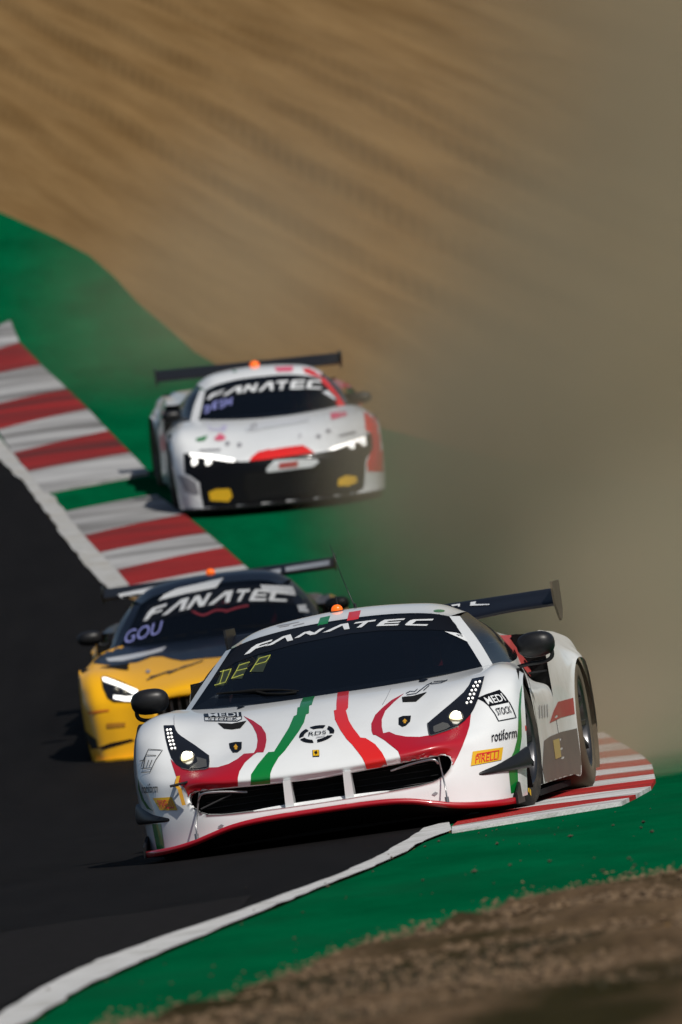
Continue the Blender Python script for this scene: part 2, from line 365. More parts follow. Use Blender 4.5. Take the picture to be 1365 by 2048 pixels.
ribbon('edge_line', np.concatenate([far_in, [(-4.4, 107), (-6.5, 117)]]), np.concatenate([far_out, [(-4.25, 107), (-6.3, 117)]]), WLINE, 0.016, 'white edge line beside the kerb on the rise', 0.01)

# kerbs: one raised painted block after another
def kerb_block(par, a0, a1, b0, b1, m, h):
    """corners: a = track side, b = outside; 0 near, 1 far; rises gently to the outside"""
    n = 5; V = []
    for s in (0, 1):
        for k in range(n):
            t = k/(n-1); p = (a0 if s == 0 else a1)*(1-t)+(b0 if s == 0 else b1)*t
            V.append((*p, terr(*p)+0.010+h*(0.25+0.75*math.sin(t*math.pi*0.62))))
    for s in (0, 1):
        for p in ((a0, b0), (a1, b1))[s]: V.append((*p, terr(*p)-0.02))
    F = [(k, k+1, n+k+1, n+k) for k in range(n-1)]
    F += [(0, n, 2*n+2, 2*n), (n-1, 2*n-1, 2*n+3, 2*n+1), tuple(range(n))+(2*n+1, 2*n), tuple(range(n, 2*n))+(2*n+3, 2*n+2)]
    return obj('kerb_block', V, F, m, par, smooth=False)
def kerb(label, loc):
    o = bpy.data.objects.new('kerb', None); link(o); o['label'] = label; o['kind'] = 'structure'; return o
kf = kerb('red and white kerb climbing the rise behind the yellow car', far_in[0])
rows = [(-55, 190, 60, 130, KW), (-110, 320, 110, 250, KW), (-60, 425, 230, 375, KR), (-20, 582, 370, 505, KW), (15, 715, 485, 617, KR), (100, 842, 595, 733, KW), (185, 943, 717, 857, KR), (272, 1062, 815, 960, KW),
        (385, 1165, 860, 1085, None), (492, 1293, 1010, 1190, KW), (578, 1388, 1135, 1295, KR), (672, 1482, 1228, 1375, KW), (745, 1570, 1335, 1470, KR), (835, 1670, 1440, 1560, KW), (930, 1790, 1560, 1660, KR)]
pts = [(ground(*C5(a, b)), ground(*C5(c, d)), m) for a, b, c, d, m in rows]
for (a1, b1, _), (a0, b0, m) in zip(pts[:-1], pts[1:]):
    if m is not None: kerb_block(kf, a0-[.05, 0], a1-[.05, 0], b0, b1, m, 0.03)
kn = kerb('red and white kerb under the wheels of the tricolour-striped car', line_in[-1])
rows = [((905, 1669), (1000, 545), None), ((905, 1657), (1060, 520), KW), ((930, 1636), (1130, 1484), KR), ((965, 1622), (1255, 1415), KW), ((960, 1612), (1292, 1350), KR), ((955, 1600), (1282, 1310), KW), ((950, 1589), (1275, 1270), KR),
        ((945, 1578), (1262, 1228), KW), ((940, 1566), (1215, 1182), KR), ((935, 1555), (1165, 1140), KW), ((930, 1545), (1085, 1092), KR), ((920, 1533), (1000, 1045), KW), ((910, 1522), (930, 1000), KR), ((900, 1512), (860, 955), KW)]
rows[0] = ((905, 1669), (1010, 1545), None); rows[1] = ((905, 1658), (1075, 1512), KW)
pts = [(ground(*a), ground(*Z4(*b)), m) for a, b, m in rows]
for (a0, b0, _), (a1, b1, m) in zip(pts[:-1], pts[1:]):
    kerb_block(kn, a0, a1, b0, b1, KWN if m is KW else KRN, 0.015)

# loose stones and clods
def scatter(name, P, size, m, label, seed):
    r = np.random.default_rng(seed); V, F = [], []
    base = np.array([(1, 0, 0), (-1, 0, 0), (0, 1, 0), (0, -1, 0), (0, 0, 1), (0, 0, -1)], float)
    fc = [(0, 2, 4), (2, 1, 4), (1, 3, 4), (3, 0, 4), (2, 0, 5), (1, 2, 5), (3, 1, 5), (0, 3, 5)]
    for p in P:
        s = size*(0.5+r.random()**2*1.6); A = base*(0.6+0.7*r.random((6, 1)))*s*[1.2, 1.2, 0.75]; a = r.random()*6.3
        A = np.stack([A[:, 0]*math.cos(a)-A[:, 1]*math.sin(a), A[:, 0]*math.sin(a)+A[:, 1]*math.cos(a), A[:, 2]], 1)
        k = len(V); V += list(A+[p[0], p[1], p[2]+s*0.3]); F += [tuple(k+i for i in f) for f in fc]
    o = obj(name, V, F, m, kind='stuff', smooth=False); o['label'] = label; return o
ST = mat('stone', (0.125, 0.080, 0.042), 0.9, var=0.6, vscale=40)
P = []
while len(P) < 6500:
    y = 25.5+RNG.random()**1.3*9.4; x = -1.1+RNG.random()*2.6
    if y < np.interp(x, fore[:, 0], fore[:, 1])-0.0+RNG.normal()*0.25: P.append((x, y, float(terr(x, y))+0.014))
scatter('stones', P, 0.010, ST, 'loose stones and clods on the brown verge', 3)
P = []
while len(P) < 170:
    y = 30+RNG.random()*26; x = -1.2+RNG.random()*3.2
    if x > np.interp(y, line_in[:, 1], line_in[:, 0])-0.7*(RNG.random() < .15): P.append((x, y, float(terr(x, y))+0.010))
scatter('debris', P, 0.0055, mat('debris_dark', (0.07, 0.05, 0.03), 0.9, var=0.8, vscale=3), 'scattered rubber crumbs and grit on the green run-off', 4)
P = []
while len(P) < 3200:                              # sand washed from the verge onto the paint
    x = -0.9+RNG.random()*2.4; y = np.interp(x, fore[:, 0], fore[:, 1])-.2+abs(RNG.normal())*0.75
    P.append((x, y, float(terr(x, y))+0.004))
scatter('sand_grains', P, 0.0042, mat('sand', (0.20, 0.13, 0.07), 0.9, var=0.4, vscale=30), 'sand grains strewn along the edge of the green run-off', 5)
# short dry grass in the verge
V, F = [], []
for _ in range(16000):
    y = 25.3+RNG.random()*6.2; x = -0.45+RNG.random()*1.9
    if smooth_noise(np.array([x*1.0]), np.array([y*0.6]), 21, 0.5)[0] < -0.25+0.22*(y-26.5) or y > np.interp(x, fore[:, 0], fore[:, 1])-1.0: continue
    h = 0.012+RNG.random()*0.03; a = RNG.random()*6.3; t = RNG.normal(size=2)*0.012; wd = 0.0022; z = float(terr(x, y))+0.012; k = len(V)
    V += [(x-wd*math.cos(a), y-wd*math.sin(a), z), (x+wd*math.cos(a), y+wd*math.sin(a), z), (x+t[0], y+t[1], z+h)]; F.append((k, k+1, k+2))
o = obj('grass', V, F, mat('dry_grass', (0.026, 0.022, 0.005), 0.8, var=0.6, vscale=4), kind='stuff', smooth=False); o['label'] = 'thin olive grass on the brown verge'

# ------------------------------------------------------------------ cars: shared builders
class Car:
    def __init__(s, name, label, X, Y, Z, yaw, roll, pitch, dec_off):
        cyw, syw = math.cos(yaw), math.sin(yaw); Rz = np.array([[cyw, -syw, 0], [syw, cyw, 0], [0, 0, 1]])
        cr, sr = math.cos(roll), math.sin(roll); Ry = np.array([[cr, 0, sr], [0, 1, 0], [-sr, 0, cr]])
        cp, sp = math.cos(pitch), math.sin(pitch); Rx = np.array([[1, 0, 0], [0, cp, -sp], [0, sp, cp]])
        s.M = Rz@Ry@Rx; s.T = np.array([X, Y, Z]); s.targets = []; s.off = dec_off
        s.root = bpy.data.objects.new(name, None); link(s.root)
        s.root.matrix_world = Matrix.LocRotScale(Vector(s.T), Matrix(s.M.tolist()), None)
        tag(s.root, label, 'race car', 'race cars on the track')
    def bvh(s, names=None):
        V, F = [], []
        for o in s.targets:
            if names and not any(o.name.startswith(n) for n in names): continue
            k = len(V); V += [v.co.copy() for v in o.data.vertices]; F += [tuple(k+i for i in p.vertices) for p in o.data.polygons]
        return BVHTree.FromPolygons(V, F)
    def ready(s, names=None): s.tree = s.bvh(names); s.org = s.M.T@(CAM-s.T)
    def cast(s, px, py, off=0.0):
        d = s.M.T@ray(px, py); d = d/np.linalg.norm(d)
        h = s.tree.ray_cast(Vector(s.org), Vector(d))
        if h[0] is None: return None
        n = np.array(h[1]); 
        if n@d > 0: n = -n
        return np.array(h[0])+n*off
    def project(s, name, v2, faces, m, lay=1, parent=None, maxe=0.12, label=None, push=0.0, one=False):
        P = [s.cast(x, y, s.off*lay+push) for x, y in v2]
        keep = []
        for f in faces:
            if any(P[i] is None for i in f): continue
            if max(np.linalg.norm(P[f[i]]-P[f[i-1]]) for i in range(len(f))) > maxe: continue
            keep.append(f)
        if not keep: return None
        if one:                                      # the largest connected piece only
            par = {}
            def fd(i):
                while par.setdefault(i, i) != i: i = par[i]
                return i
            for f in keep:
                for i in f[1:]: par[fd(i)] = fd(f[0])
            cnt = {}
            for f in keep: cnt[fd(f[0])] = cnt.get(fd(f[0]), 0)+1
            top = max(cnt, key=cnt.get); keep = [f for f in keep if fd(f[0]) == top]
        used = sorted({i for f in keep for i in f}); ix = {u: k for k, u in enumerate(used)}
        o = obj(name, [P[u] for u in used], [tuple(ix[i] for i in f) for f in keep], m, parent or s.root)
        if label: o['label'] = label
        return o
    def decal(s, name, poly, m, lay=1, step=3.6, view=None, parent=None, label=None, maxe=0.12, smooth=0):
        P = np.array([view(*p) if view else p for p in poly], float)
        if smooth: P = curve(np.concatenate([P, P[:1]]), smooth)[:-1]
        v, f = fill2d(P, step); return s.project(name, v, f, m, lay, parent, maxe, label, one=True)
    def stroke(s, name, lines, wpx, m, lay=2, view=None, parent=None, label=None, step=6.0, smooth=0):
        V, F = [], []
        for L in lines:
            P = np.array([view(*p) if view else p for p in L], float)
            if smooth: P = curve(P, smooth)
            P = resample(P, step, False); n = len(P); k = len(V)
            for i in range(n):
                t = P[min(i+1, n-1)]-P[max(i-1, 0)]; t = t/(np.linalg.norm(t)+1e-9); q = np.array([-t[1], t[0]])*wpx/2
                V += [P[i]+q, P[i]-q]
            F += [(k+2*i, k+2*i+1, k+2*i+3, k+2*i+2) for i in range(n-1)]
        return s.project(name, V, F, m, lay, parent, 0.12, label)
    def quads(s, name, shapes, m, lay=2, parent=None, label=None, step=5.0):
        """shapes: list of (unit-square polygons, pixel quad TL TR BR BL)"""
        V, F = [], []
        for polys, Q in shapes:
            Q = np.asarray(Q, float)
            for p in polys:
                P = np.array([bil(Q, u, v) for u, v in p]); v2, f = fill2d(P, step); k = len(V)
                V += list(v2); F += [tuple(k+i for i in t) for t in f]
        return s.project(name, V, F, m, lay, parent, 0.12, label)
    def text(s, name, body, Q, m, lay=3, shear=0.0, parent=None, label=None, bold=0.0):
        cu = bpy.data.curves.new('t', 'FONT'); cu.body = body; cu.shear = shear; cu.offset = bold; cu.resolution_u = 3
        to = bpy.data.objects.new('t', cu); COL.objects.link(to); me = bpy.data.meshes.new_from_object(to)
        bm = bmesh.new(); bm.from_mesh(me); bmesh.ops.triangulate(bm, faces=bm.faces[:])
        v = np.array([(p.co.x, p.co.y) for p in bm.verts]); f = [tuple(q.index for q in t.verts) for t in bm.faces]; bm.free()
        bpy.data.objects.remove(to); bpy.data.curves.remove(cu); bpy.data.meshes.remove(me)
        lo, hi = v.min(0), v.max(0); u = (v-lo)/(hi-lo); Q = np.asarray(Q, float)
        return s.project(name, [bil(Q, a, b) for a, b in u], f, m, lay, parent, 0.15, label)
    def tube(s, name, px, off, r, m, parent=None, smoothn=0):
        P = [s.cast(x, y, off) for x, y in px]; P = [p for p in P if p is not None]
        return tube(name, P, r, m, parent or s.root, smoothn=smoothn)
def bil(Q, u, v):                                   # v = 1 at the top
    return (Q[0]*(1-u)+Q[1]*u)*v+(Q[3]*(1-u)+Q[2]*u)*(1-v)
W = 0.17
GL = dict(F=[[(0, 0), (.24, 0), (.38, .40), (.85, .40), (.92, .58), (.44, .58), (.5, .78), (1, .78), (1, 1), (.25, 1), (.1, .75)]],
          A=[[(0, 0), (.26, 0), (.72, .74), (.80, 0), (1, 0), (.98, 1), (.62, 1)]],
          N=[[(0, 0), (.2, 0), (.34, .62), (.62, 0), (.84, 0), (1, 1), (.8, 1), (.70, .40), (.42, 1), (.2, 1)]],
          T=[[(.28, 0), (.52, 0), (.68, .76), (1, .76), (1, 1), (.06, 1), (0, .76), (.44, .76)]],
          E=[[(0, 0), (.92, 0), (.95, .22), (.27, .22), (.31, .40), (.9, .40), (.93, .58), (.35, .58), (.4, .78), (1, .78), (1, 1), (.2, 1), (.08, .7)]],
          C=[[(.04, 0), (.94, 0), (.97, .22), (.28, .22), (.38, .78), (1, .78), (1, 1), (.25, 1), (.12, .85), (0, .15)]])

def arch_row(rc, zc, r, x, angs):
    return [(x(a), rc-r*math.cos(rad(a)), zc+r*math.sin(rad(a))) for a in angs]
def cut_open(V, poly, skip=None):
    """drop the cells of dense grid V whose centre lies in poly (x,z); snap the rim onto the outline"""
    a, b = V.shape[:2]; F = gridfaces(a, b); v = V.reshape(-1, 3).copy(); F = np.array(F)
    c = v[F].mean(1); ins = inpoly(poly, c[:, 0], c[:, 2]) & (c[:, 1] < -0.5)
    keep, drop = F[~ins], F[ins]
    rim = np.array(sorted(set(keep.ravel()) & set(drop.ravel())))
    d, near = polydist(poly, v[rim][:, [0, 2]])
    v[rim, 0] = near[:, 0]; v[rim, 2] = near[:, 1]
    # return lip
    edges = {}
    for f in drop:
        for i in range(4):
            e = tuple(sorted((f[i], f[i-1]))); edges[e] = edges.get(e, 0)+1
    re = [e for e, n in edges.items() if n == 1 and e[0] in set(rim) and e[1] in set(rim)]
    ix = {r: len(v)+k for k, r in enumerate(rim)}
    cen = np.array([0, np.mean(np.array(poly)[:, 1])])
    lip = v[rim].copy(); lip[:, 1] += 0.05; lip[:, 2] = cen[1]+(lip[:, 2]-cen[1])*0.93; lip[:, 0] *= 0.99
    v = np.concatenate([v, lip]); F = [tuple(f) for f in keep]+[(e[0], e[1], ix[e[1]], ix[e[0]]) for e in re]
    used = sorted({i for f in F for i in f}); m = {u: k for k, u in enumerate(used)}
    return v[used], [tuple(m[i] for i in f) for f in F]

def wheel(car, c, r, wd, steer=0.0, side=1, tyre=None, marks=True, name='wheel', spokes=10):
    """side +1: outer face towards +x"""
    e = bpy.data.objects.new(name, None); link(e, car.root); e.location = c; e.rotation_euler = (0, 0, steer)
    rr = r*0.685                                    # rim radius
    prof = [(-.5, rr), (-.5, rr+.02), (-.515, (rr+r)/2), (-.49, r-.03), (-.43, r-.008), (-.25, r), (0, r), (.25, r), (.43, r-.008), (.49, r-.03), (.515, (rr+r)/2), (.5, rr+.02), (.5, rr), (.44, rr-.004)]
    def lathe(nm, pf, m, seg=56, parent=e):
        V, F = [], []
        for k in range(seg):
            a = 2*math.pi*k/seg
            for x, q in pf: V.append((side*x*wd, q*math.cos(a), q*math.sin(a)))
        n = len(pf)
        for k in range(seg):
            for i in range(n-1): F.append((k*n+i, k*n+i+1, ((k+1) % seg)*n+i+1, ((k+1) % seg)*n+i))
        return obj(nm, V, F, m, parent)
    lathe('tyre', prof, tyre or TYRE)
    rim = lathe('rim', [(.46, rr-.002), (.49, rr-.006), (.49, rr-.016), (.43, rr-.024), (.2, rr-.04), (-.1, rr-.05), (-.45, rr-.01)], RIM)
    lathe('brake_disc', [(.05, .02), (.05, .185), (-.02, .185), (-.02, .02)], RUBBERY, 40)
    for k in range(spokes):
        a = 2*math.pi*k/spokes; V = []
        for q, hw, x in ((.045, .016, .30), (.10, .013, .36), (rr-.05, .010, .44), (rr-.012, .016, .45)):
            for sgn in (-1, 1):
                for dx in (0, -.045):
                    V.append((side*(x*wd+dx), q*math.cos(a)-sgn*hw*math.sin(a), q*math.sin(a)+sgn*hw*math.cos(a)))
        F = []
        for i in range(3):
            b = i*4; F += [(b, b+2, b+6, b+4), (b, b+4, b+5, b+1), (b+2, b+3, b+7, b+6), (b+1, b+5, b+7, b+3)]
        obj('spoke', V, F, RIM, rim, smooth=False)
    lathe('wheel_nut', [(.30, .05), (.36, .045), (.42, .03), (.42, .0)], STEEL, 20)
    if marks:
        for a0 in (203,):                   # yellow sidewall lettering, as curved bars
            for j in range(7):
                if j == 3: continue
                V = []; rm = (rr+.02+r-.03)/2; x = .522*wd
                for a in (a0+j*7, a0+j*7+4.6):
                    for q in (rm-.016, rm+.016): V.append((side*(x), q*math.cos(rad(a)), q*math.sin(rad(a))))
                obj('sidewall_letter', V, [(0, 1, 3, 2)], YEL, e)
    return e

def shell(car, S):
    """body panels common to the three cars, from each car's own control points"""
    R0 = car.root; paint = S['paint']
    G = both(S['front']); V = patch(G, 9, 10)
    if 'opening' in S:
        h = np.array(S['opening']); poly = np.concatenate([h, (h*[-1, 1])[::-1]])
        v, f = cut_open(V, poly); fb = obj('front_body', v, f, paint, R0)
    else: fb = gobj('front_body', V, paint, R0)
    car.targets.append(fb)
    ws = gobj('windscreen', patch(both(S['ws']), 8, 8), GLASS, R0); car.targets.append(ws)
    rf = gobj('roof', patch(both(S['roof']), 8, 8), S.get('roofpaint', paint), R0); car.targets.append(rf)
    for sgn in (1, -1):
        mk = lambda nm, G, m: car.targets.append(gobj(nm, patch(np.asarray(G)*[sgn, 1, 1], 7, 7), m, R0))
        pil = [[a, b] for a, b in zip(S['pil_in'], S['pil_out'])]
        mk('a_pillar', pil, S.get('pilpaint', paint)); mk('side_window', S['side'], GLASS2)
        mk('door', S['door'], S.get('doorpaint', paint)); mk('rear_fender', S['rear'], S.get('rearpaint', paint))
        mk('rear_deck', S['deck'], S.get('deckpaint', paint))
    # dark shell behind the panels: floor, rear panel, wheel-arch liners
    fl = [(0, -1.0), (.55, -.95), (.8, -.78), (.80, -.45), (.62, -.42), (.62, .45), (.93, .48), (.93, 2.25), (.6, 2.3), (.6, 3.15), (.9, 3.2), (.9, 3.6), (0, 3.6)]
    prism('floor', [(x, y) for x, y in fl]+[(-x, y) for x, y in fl[::-1][1:-1]], 2, 0.045, 0.075, RUBBERY, R0)
    gobj('rear_panel', patch(both(S['rearpanel']), 4, 4), CARBON, R0)
    wb = S['wb']
    for yc, zc, r in ((0, .34, S['ra']+.012), (wb, .352, .385)):
        for sgn in (1, -1):
            V = np.array([[(sgn*x, yc-r*math.cos(a), zc+r*math.sin(a)) for x in ((.975 if yc < 1 else .985+.045*sstep(0, 1, -math.cos(a))), .62)] for a in np.linspace(-0.7, math.pi+.7, 24)])
            V[:, :, 2] = np.maximum(V[:, :, 2], 0.06)
            gobj('wheel_arch_liner', V, RUBBERY if yc < 1 else TYRED, R0)
            obj('wheel_arch_wall', [(sgn*.62, yc-.45, .06), (sgn*.62, yc+.45, .06), (sgn*.62, yc+.4, .7), (sgn*.62, yc-.4, .7 if yc > 1 else .55)], [(0, 1, 2, 3)], RUBBERY, R0)
    # seat, dashboard and hoop seen through the glass
    dy = S.get('cab', 0.0)
    box('dashboard', (0, .62+dy, .70), (1.1, .5, .14), RUBBERY, R0, .3)
    sx = S.get('seatx', .34)
    st = box('seat', (sx, 1.35+dy, .70), (.46, .14, .62), RUBBERY, R0, .35)
    for k in (-1, 1): box('seat_belt', (sx+k*.07, 1.27+dy, .74), (.05, .02, .36), SEATR, st, .2)
    tube('roll_hoop', [(-.52, 1.5+dy, .3), (-.5, 1.5+dy, .9), (-.36, 1.5+dy, 1.0), (.36, 1.5+dy, 1.0), (.5, 1.5+dy, .9), (.52, 1.5+dy, .3)], .02, RUBBERY, R0, smoothn=5)
    obj('bulkhead', [(-.8, 1.75+dy, .1), (.8, 1.75+dy, .1), (.7, 1.75+dy, .82), (.5, 1.75+dy, .95), (-.5, 1.75+dy, .95), (-.7, 1.75+dy, .82)], [tuple(range(6))], RUBBERY, R0)

def wing(car, xh, y0, y1, z0, z1, dip, ez0, ez1, m, em, flat=False):
    """main plane from leading edge (y0,z0) to trailing edge (y1,z1)"""
    X = np.linspace(-xh, xh, 25); rows = []
    for x in X:
        d = dip*max(0, 1-(abs(x)/(xh*.72))**2)**1.2
        ch = []
        for t, th in ((0, 0), (.06, .022), (.25, .036), (.6, .026), (1, .004)):
            ch.append((x, y0+(y1-y0)*t, z0-d*(1-t)+(z1-z0)*t**1.25+th*.35))
        for t, th in ((1, .004), (.6, .026), (.25, .036), (.06, .022), (0, 0)):
            ch.append((x, y0+(y1-y0)*t, z0-d*(1-t)+(z1-z0)*t**1.25-th*.65))
        rows.append(ch)
    e = gobj('rear_wing', patch(rows, 1, 3), m, car.root); car.targets.append(e)
    for s in (-1, 1):
        pr = [(y0-.05, ez1), (y1+.03, ez1+.005), (y1+.05, ez1-.02), (y1+.03, ez0+.06), (y1-.04, ez0+.015), (y1-.12, ez0), (y1-.2, ez0+.02), (y0-.02, ez0+.09), (y0-.055, ez1-.04)]
        prism('endplate', pr, 0, s*xh, s*(xh+.012), em if s > 0 else CARBON, e)
        tube('wing_pylon', [(s*.32, y0+.05, z0-dip*.4), (s*.32, y0-.08, z0-.10), (s*.34, y0-.12, .84)], .018, CARBON, e, smoothn=4)
    return e

def mirror(car, c, s, m, arm, seg=22, pw=2.5):
    for k in (1, -1):
        o = blob('door_mirror', (k*c[0], c[1], c[2]), s, m, car.root, pw=pw, rotz=-k*.12); car.targets.append(o)
        tube('mirror_arm', [(k*x, y, z) for x, y, z in arm], .011, m, o, smoothn=4)

# ------------------------------------------------------------------ the white car with the tricolour stripes
A_F = arch_row
FER = Car('race_car', 'white race car with green and red bonnet stripes, its wheels on the kerb', -0.178, 50.0, 0.0, rad(-6.4), rad(-0.5), 0.0, 0.0020)
SF = dict(paint=WHITE, wb=2.71, ra=.352, seatx=.36, doorpaint=WHITED, rearpaint=WHITED)
SF['front'] = [
 [(0, -1.10, .160), (0, -1.095, .195), (0, -1.045, .313), (0, -1.06, .356), (0, -.95, .443), (0, -.78, .528), (0, -.41, .647), (0, -.18, .697), (0, .30, .735)],
 [(.22, -1.095, .160), (.22, -1.09, .196), (.22, -1.04, .317), (.22, -1.05, .360), (.22, -.935, .444), (.22, -.76, .524), (.23, -.41, .641), (.23, -.18, .692), (.23, .30, .735)],
 [(.43, -1.075, .148), (.43, -1.065, .20), (.43, -1.02, .326), (.43, -1.03, .370), (.43, -.90, .447), (.43, -.715, .512), (.45, -.40, .626), (.46, -.18, .684), (.46, .30, .735)],
 [(.60, -1.03, .112), (.60, -1.02, .214), (.60, -.975, .342), (.595, -.98, .386), (.585, -.85, .438), (.58, -.72, .50), (.60, -.45, .612), (.62, -.2, .680), (.63, .32, .735)],
 [(.74, -.95, .078), (.735, -.93, .21), (.73, -.89, .33), (.725, -.87, .385), (.715, -.79, .437), (.71, -.66, .503), (.73, -.45, .607), (.75, -.2, .694), (.76, .37, .738)],
 [(.855, -.82, .072), (.855, -.80, .20), (.855, -.765, .33), (.855, -.73, .40), (.85, -.665, .462), (.84, -.58, .53), (.835, -.40, .643), (.845, -.15, .722), (.855, .40, .742)],
 [(.93, -.62, .072), (.935, -.60, .2), (.945, -.57, .32), (.95, -.54, .40), (.952, -.49, .468), (.95, -.42, .55), (.945, -.30, .645), (.94, -.08, .706), (.93, .40, .70)],
 [(.955, -.42, .075), (.968, -.412, .2), (.984, -.39, .31), (.991, -.36, .41), (.994, -.32, .48), (.993, -.25, .56), (.988, -.14, .638), (.985, .02, .672), (.968, .31, .55)]]
SF['opening'] = [(0, .196), (.3, .199), (.5, .206), (.57, .216), (.62, .238), (.652, .272), (.660, .30), (.650, .328), (.62, .340), (.5, .336), (.3, .325), (0, .314)]
SF['ws'] = [[(0, -.03, .712), (0, .50, .912), (0, 1.0, 1.077)], [(.30, .03, .715), (.28, .52, .904), (.26, .98, 1.068)], [(.58, .17, .727), (.52, .57, .886), (.46, .92, 1.042)], [(.752, .33, .733), (.665, .62, .866), (.567, .87, 1.012)]]
SF['pil_in'] = [(.752, .33, .733), (.665, .62, .866), (.567, .87, 1.012)]
SF['pil_out'] = [(.80, .43, .725), (.712, .72, .866), (.610, .97, 1.005)]
SF['roof'] = [[(0, 1.0, 1.077), (0, 1.25, 1.122), (0, 1.6, 1.118), (0, 2.2, 1.04), (0, 3.0, .91), (0, 3.55, .85)], [(.26, .98, 1.068), (.28, 1.25, 1.108), (.28, 1.6, 1.102), (.27, 2.2, 1.02), (.27, 3.0, .895), (.3, 3.55, .845)],
 [(.46, .92, 1.042), (.48, 1.25, 1.078), (.48, 1.6, 1.068), (.46, 2.2, .99), (.48, 3, .87), (.56, 3.55, .84)], [(.567, .87, 1.012), (.61, 1.3, 1.022), (.60, 1.7, .99), (.60, 2.1, .93), (.66, 2.8, .86), (.74, 3.55, .835)]]
SF['side'] = [[(.80, .43, .725), (.712, .72, .866), (.610, .97, 1.005)], [(.84, .95, .735), (.735, 1.1, .90), (.613, 1.35, 1.018)], [(.83, 1.4, .755), (.725, 1.52, .90), (.60, 1.7, .99)], [(.77, 1.78, .80), (.70, 1.9, .875), (.60, 2.1, .93)]]
SF['door'] = [[(.79, .40, .735), (.85, .40, .63), (.93, .40, .575), (.945, .40, .35), (.945, .40, .10)], [(.84, .95, .735), (.86, .95, .63), (.925, .95, .575), (.94, .95, .35), (.94, .95, .10)], [(.83, 1.4, .755), (.85, 1.4, .63), (.92, 1.4, .575), (.94, 1.4, .35), (.945, 1.4, .10)], [(.78, 1.80, .80), (.84, 1.82, .63), (.93, 1.80, .575), (.945, 1.78, .35), (.95, 1.78, .10)]]
yT = [1.78, 1.95, 2.1, 2.2, 2.3, 2.4, 2.52, 2.71, 2.9, 3.05, 3.15, 3.3, 3.55]
tx = np.interp(yT, [1.78, 2.1, 2.5, 3.0, 3.55], [.90, .89, .86, .845, .84]); tz = np.interp(yT, [1.78, 2.1, 2.5, 3.0, 3.55], [.855, .872, .872, .862, .85])
sx_ = np.interp(yT, [1.78, 2.1, 2.6, 3.0, 3.55], [.935, .932, .930, .93, .92]); sz_ = np.interp(yT, [1.78, 2.1, 2.6, 3.0, 3.55], [.79, .795, .785, .785, .79])
ux = np.interp(yT, [1.78, 2.1, 2.4, 2.7, 3.1, 3.55], [.945, .965, .985, 1.008, 1.01, .97]); uz = np.interp(yT, [1.78, 2.1, 2.35, 2.7, 3.1, 3.55], [.62, .645, .67, .725, .70, .62])
bx_ = [.95, .965, .985, .995, 1.0, 1.008, 1.02, 1.035, 1.045, 1.045, 1.04, 1.02, .97]; by = [1.78, 2.1, 2.33, 2.345, 2.36, 2.44, 2.56, 2.71, 2.88, 3.0, 3.06, 3.2, 3.55]; bz = [.10, .10, .10, .25, .42, .575, .675, .70, .665, .54, .38, .28, .28]
vx = [(u*.45+b*.55) for u, b in zip(ux, bx_)]; vy = [(a*.45+b*.55) for a, b in zip(yT, by)]; vz = [(a*.45+b*.55) for a, b in zip(uz, bz)]
SF['rear'] = [[(tx[i], yT[i], tz[i]), (sx_[i], yT[i], sz_[i]), (ux[i], yT[i], uz[i]), (vx[i], vy[i], vz[i]), (bx_[i], by[i], bz[i])] for i in range(13)]
SF['deck'] = [[(.60, 2.1, .93), (.74, 2.0, .86), (.90, 1.9, .86)], [(.63, 2.5, .895), (.75, 2.5, .85), (.86, 2.5, .872)], [(.67, 2.9, .855), (.76, 2.9, .84), (.845, 3.0, .862)], [(.74, 3.55, .835), (.79, 3.55, .835), (.84, 3.55, .85)]]
SF['rearpanel'] = [[(0, 3.55, .85), (0, 3.62, .6), (0, 3.6, .28)], [(.5, 3.55, .84), (.5, 3.6, .6), (.5, 3.58, .28)], [(.84, 3.55, .85), (.9, 3.55, .6), (.95, 3.55, .28)]]
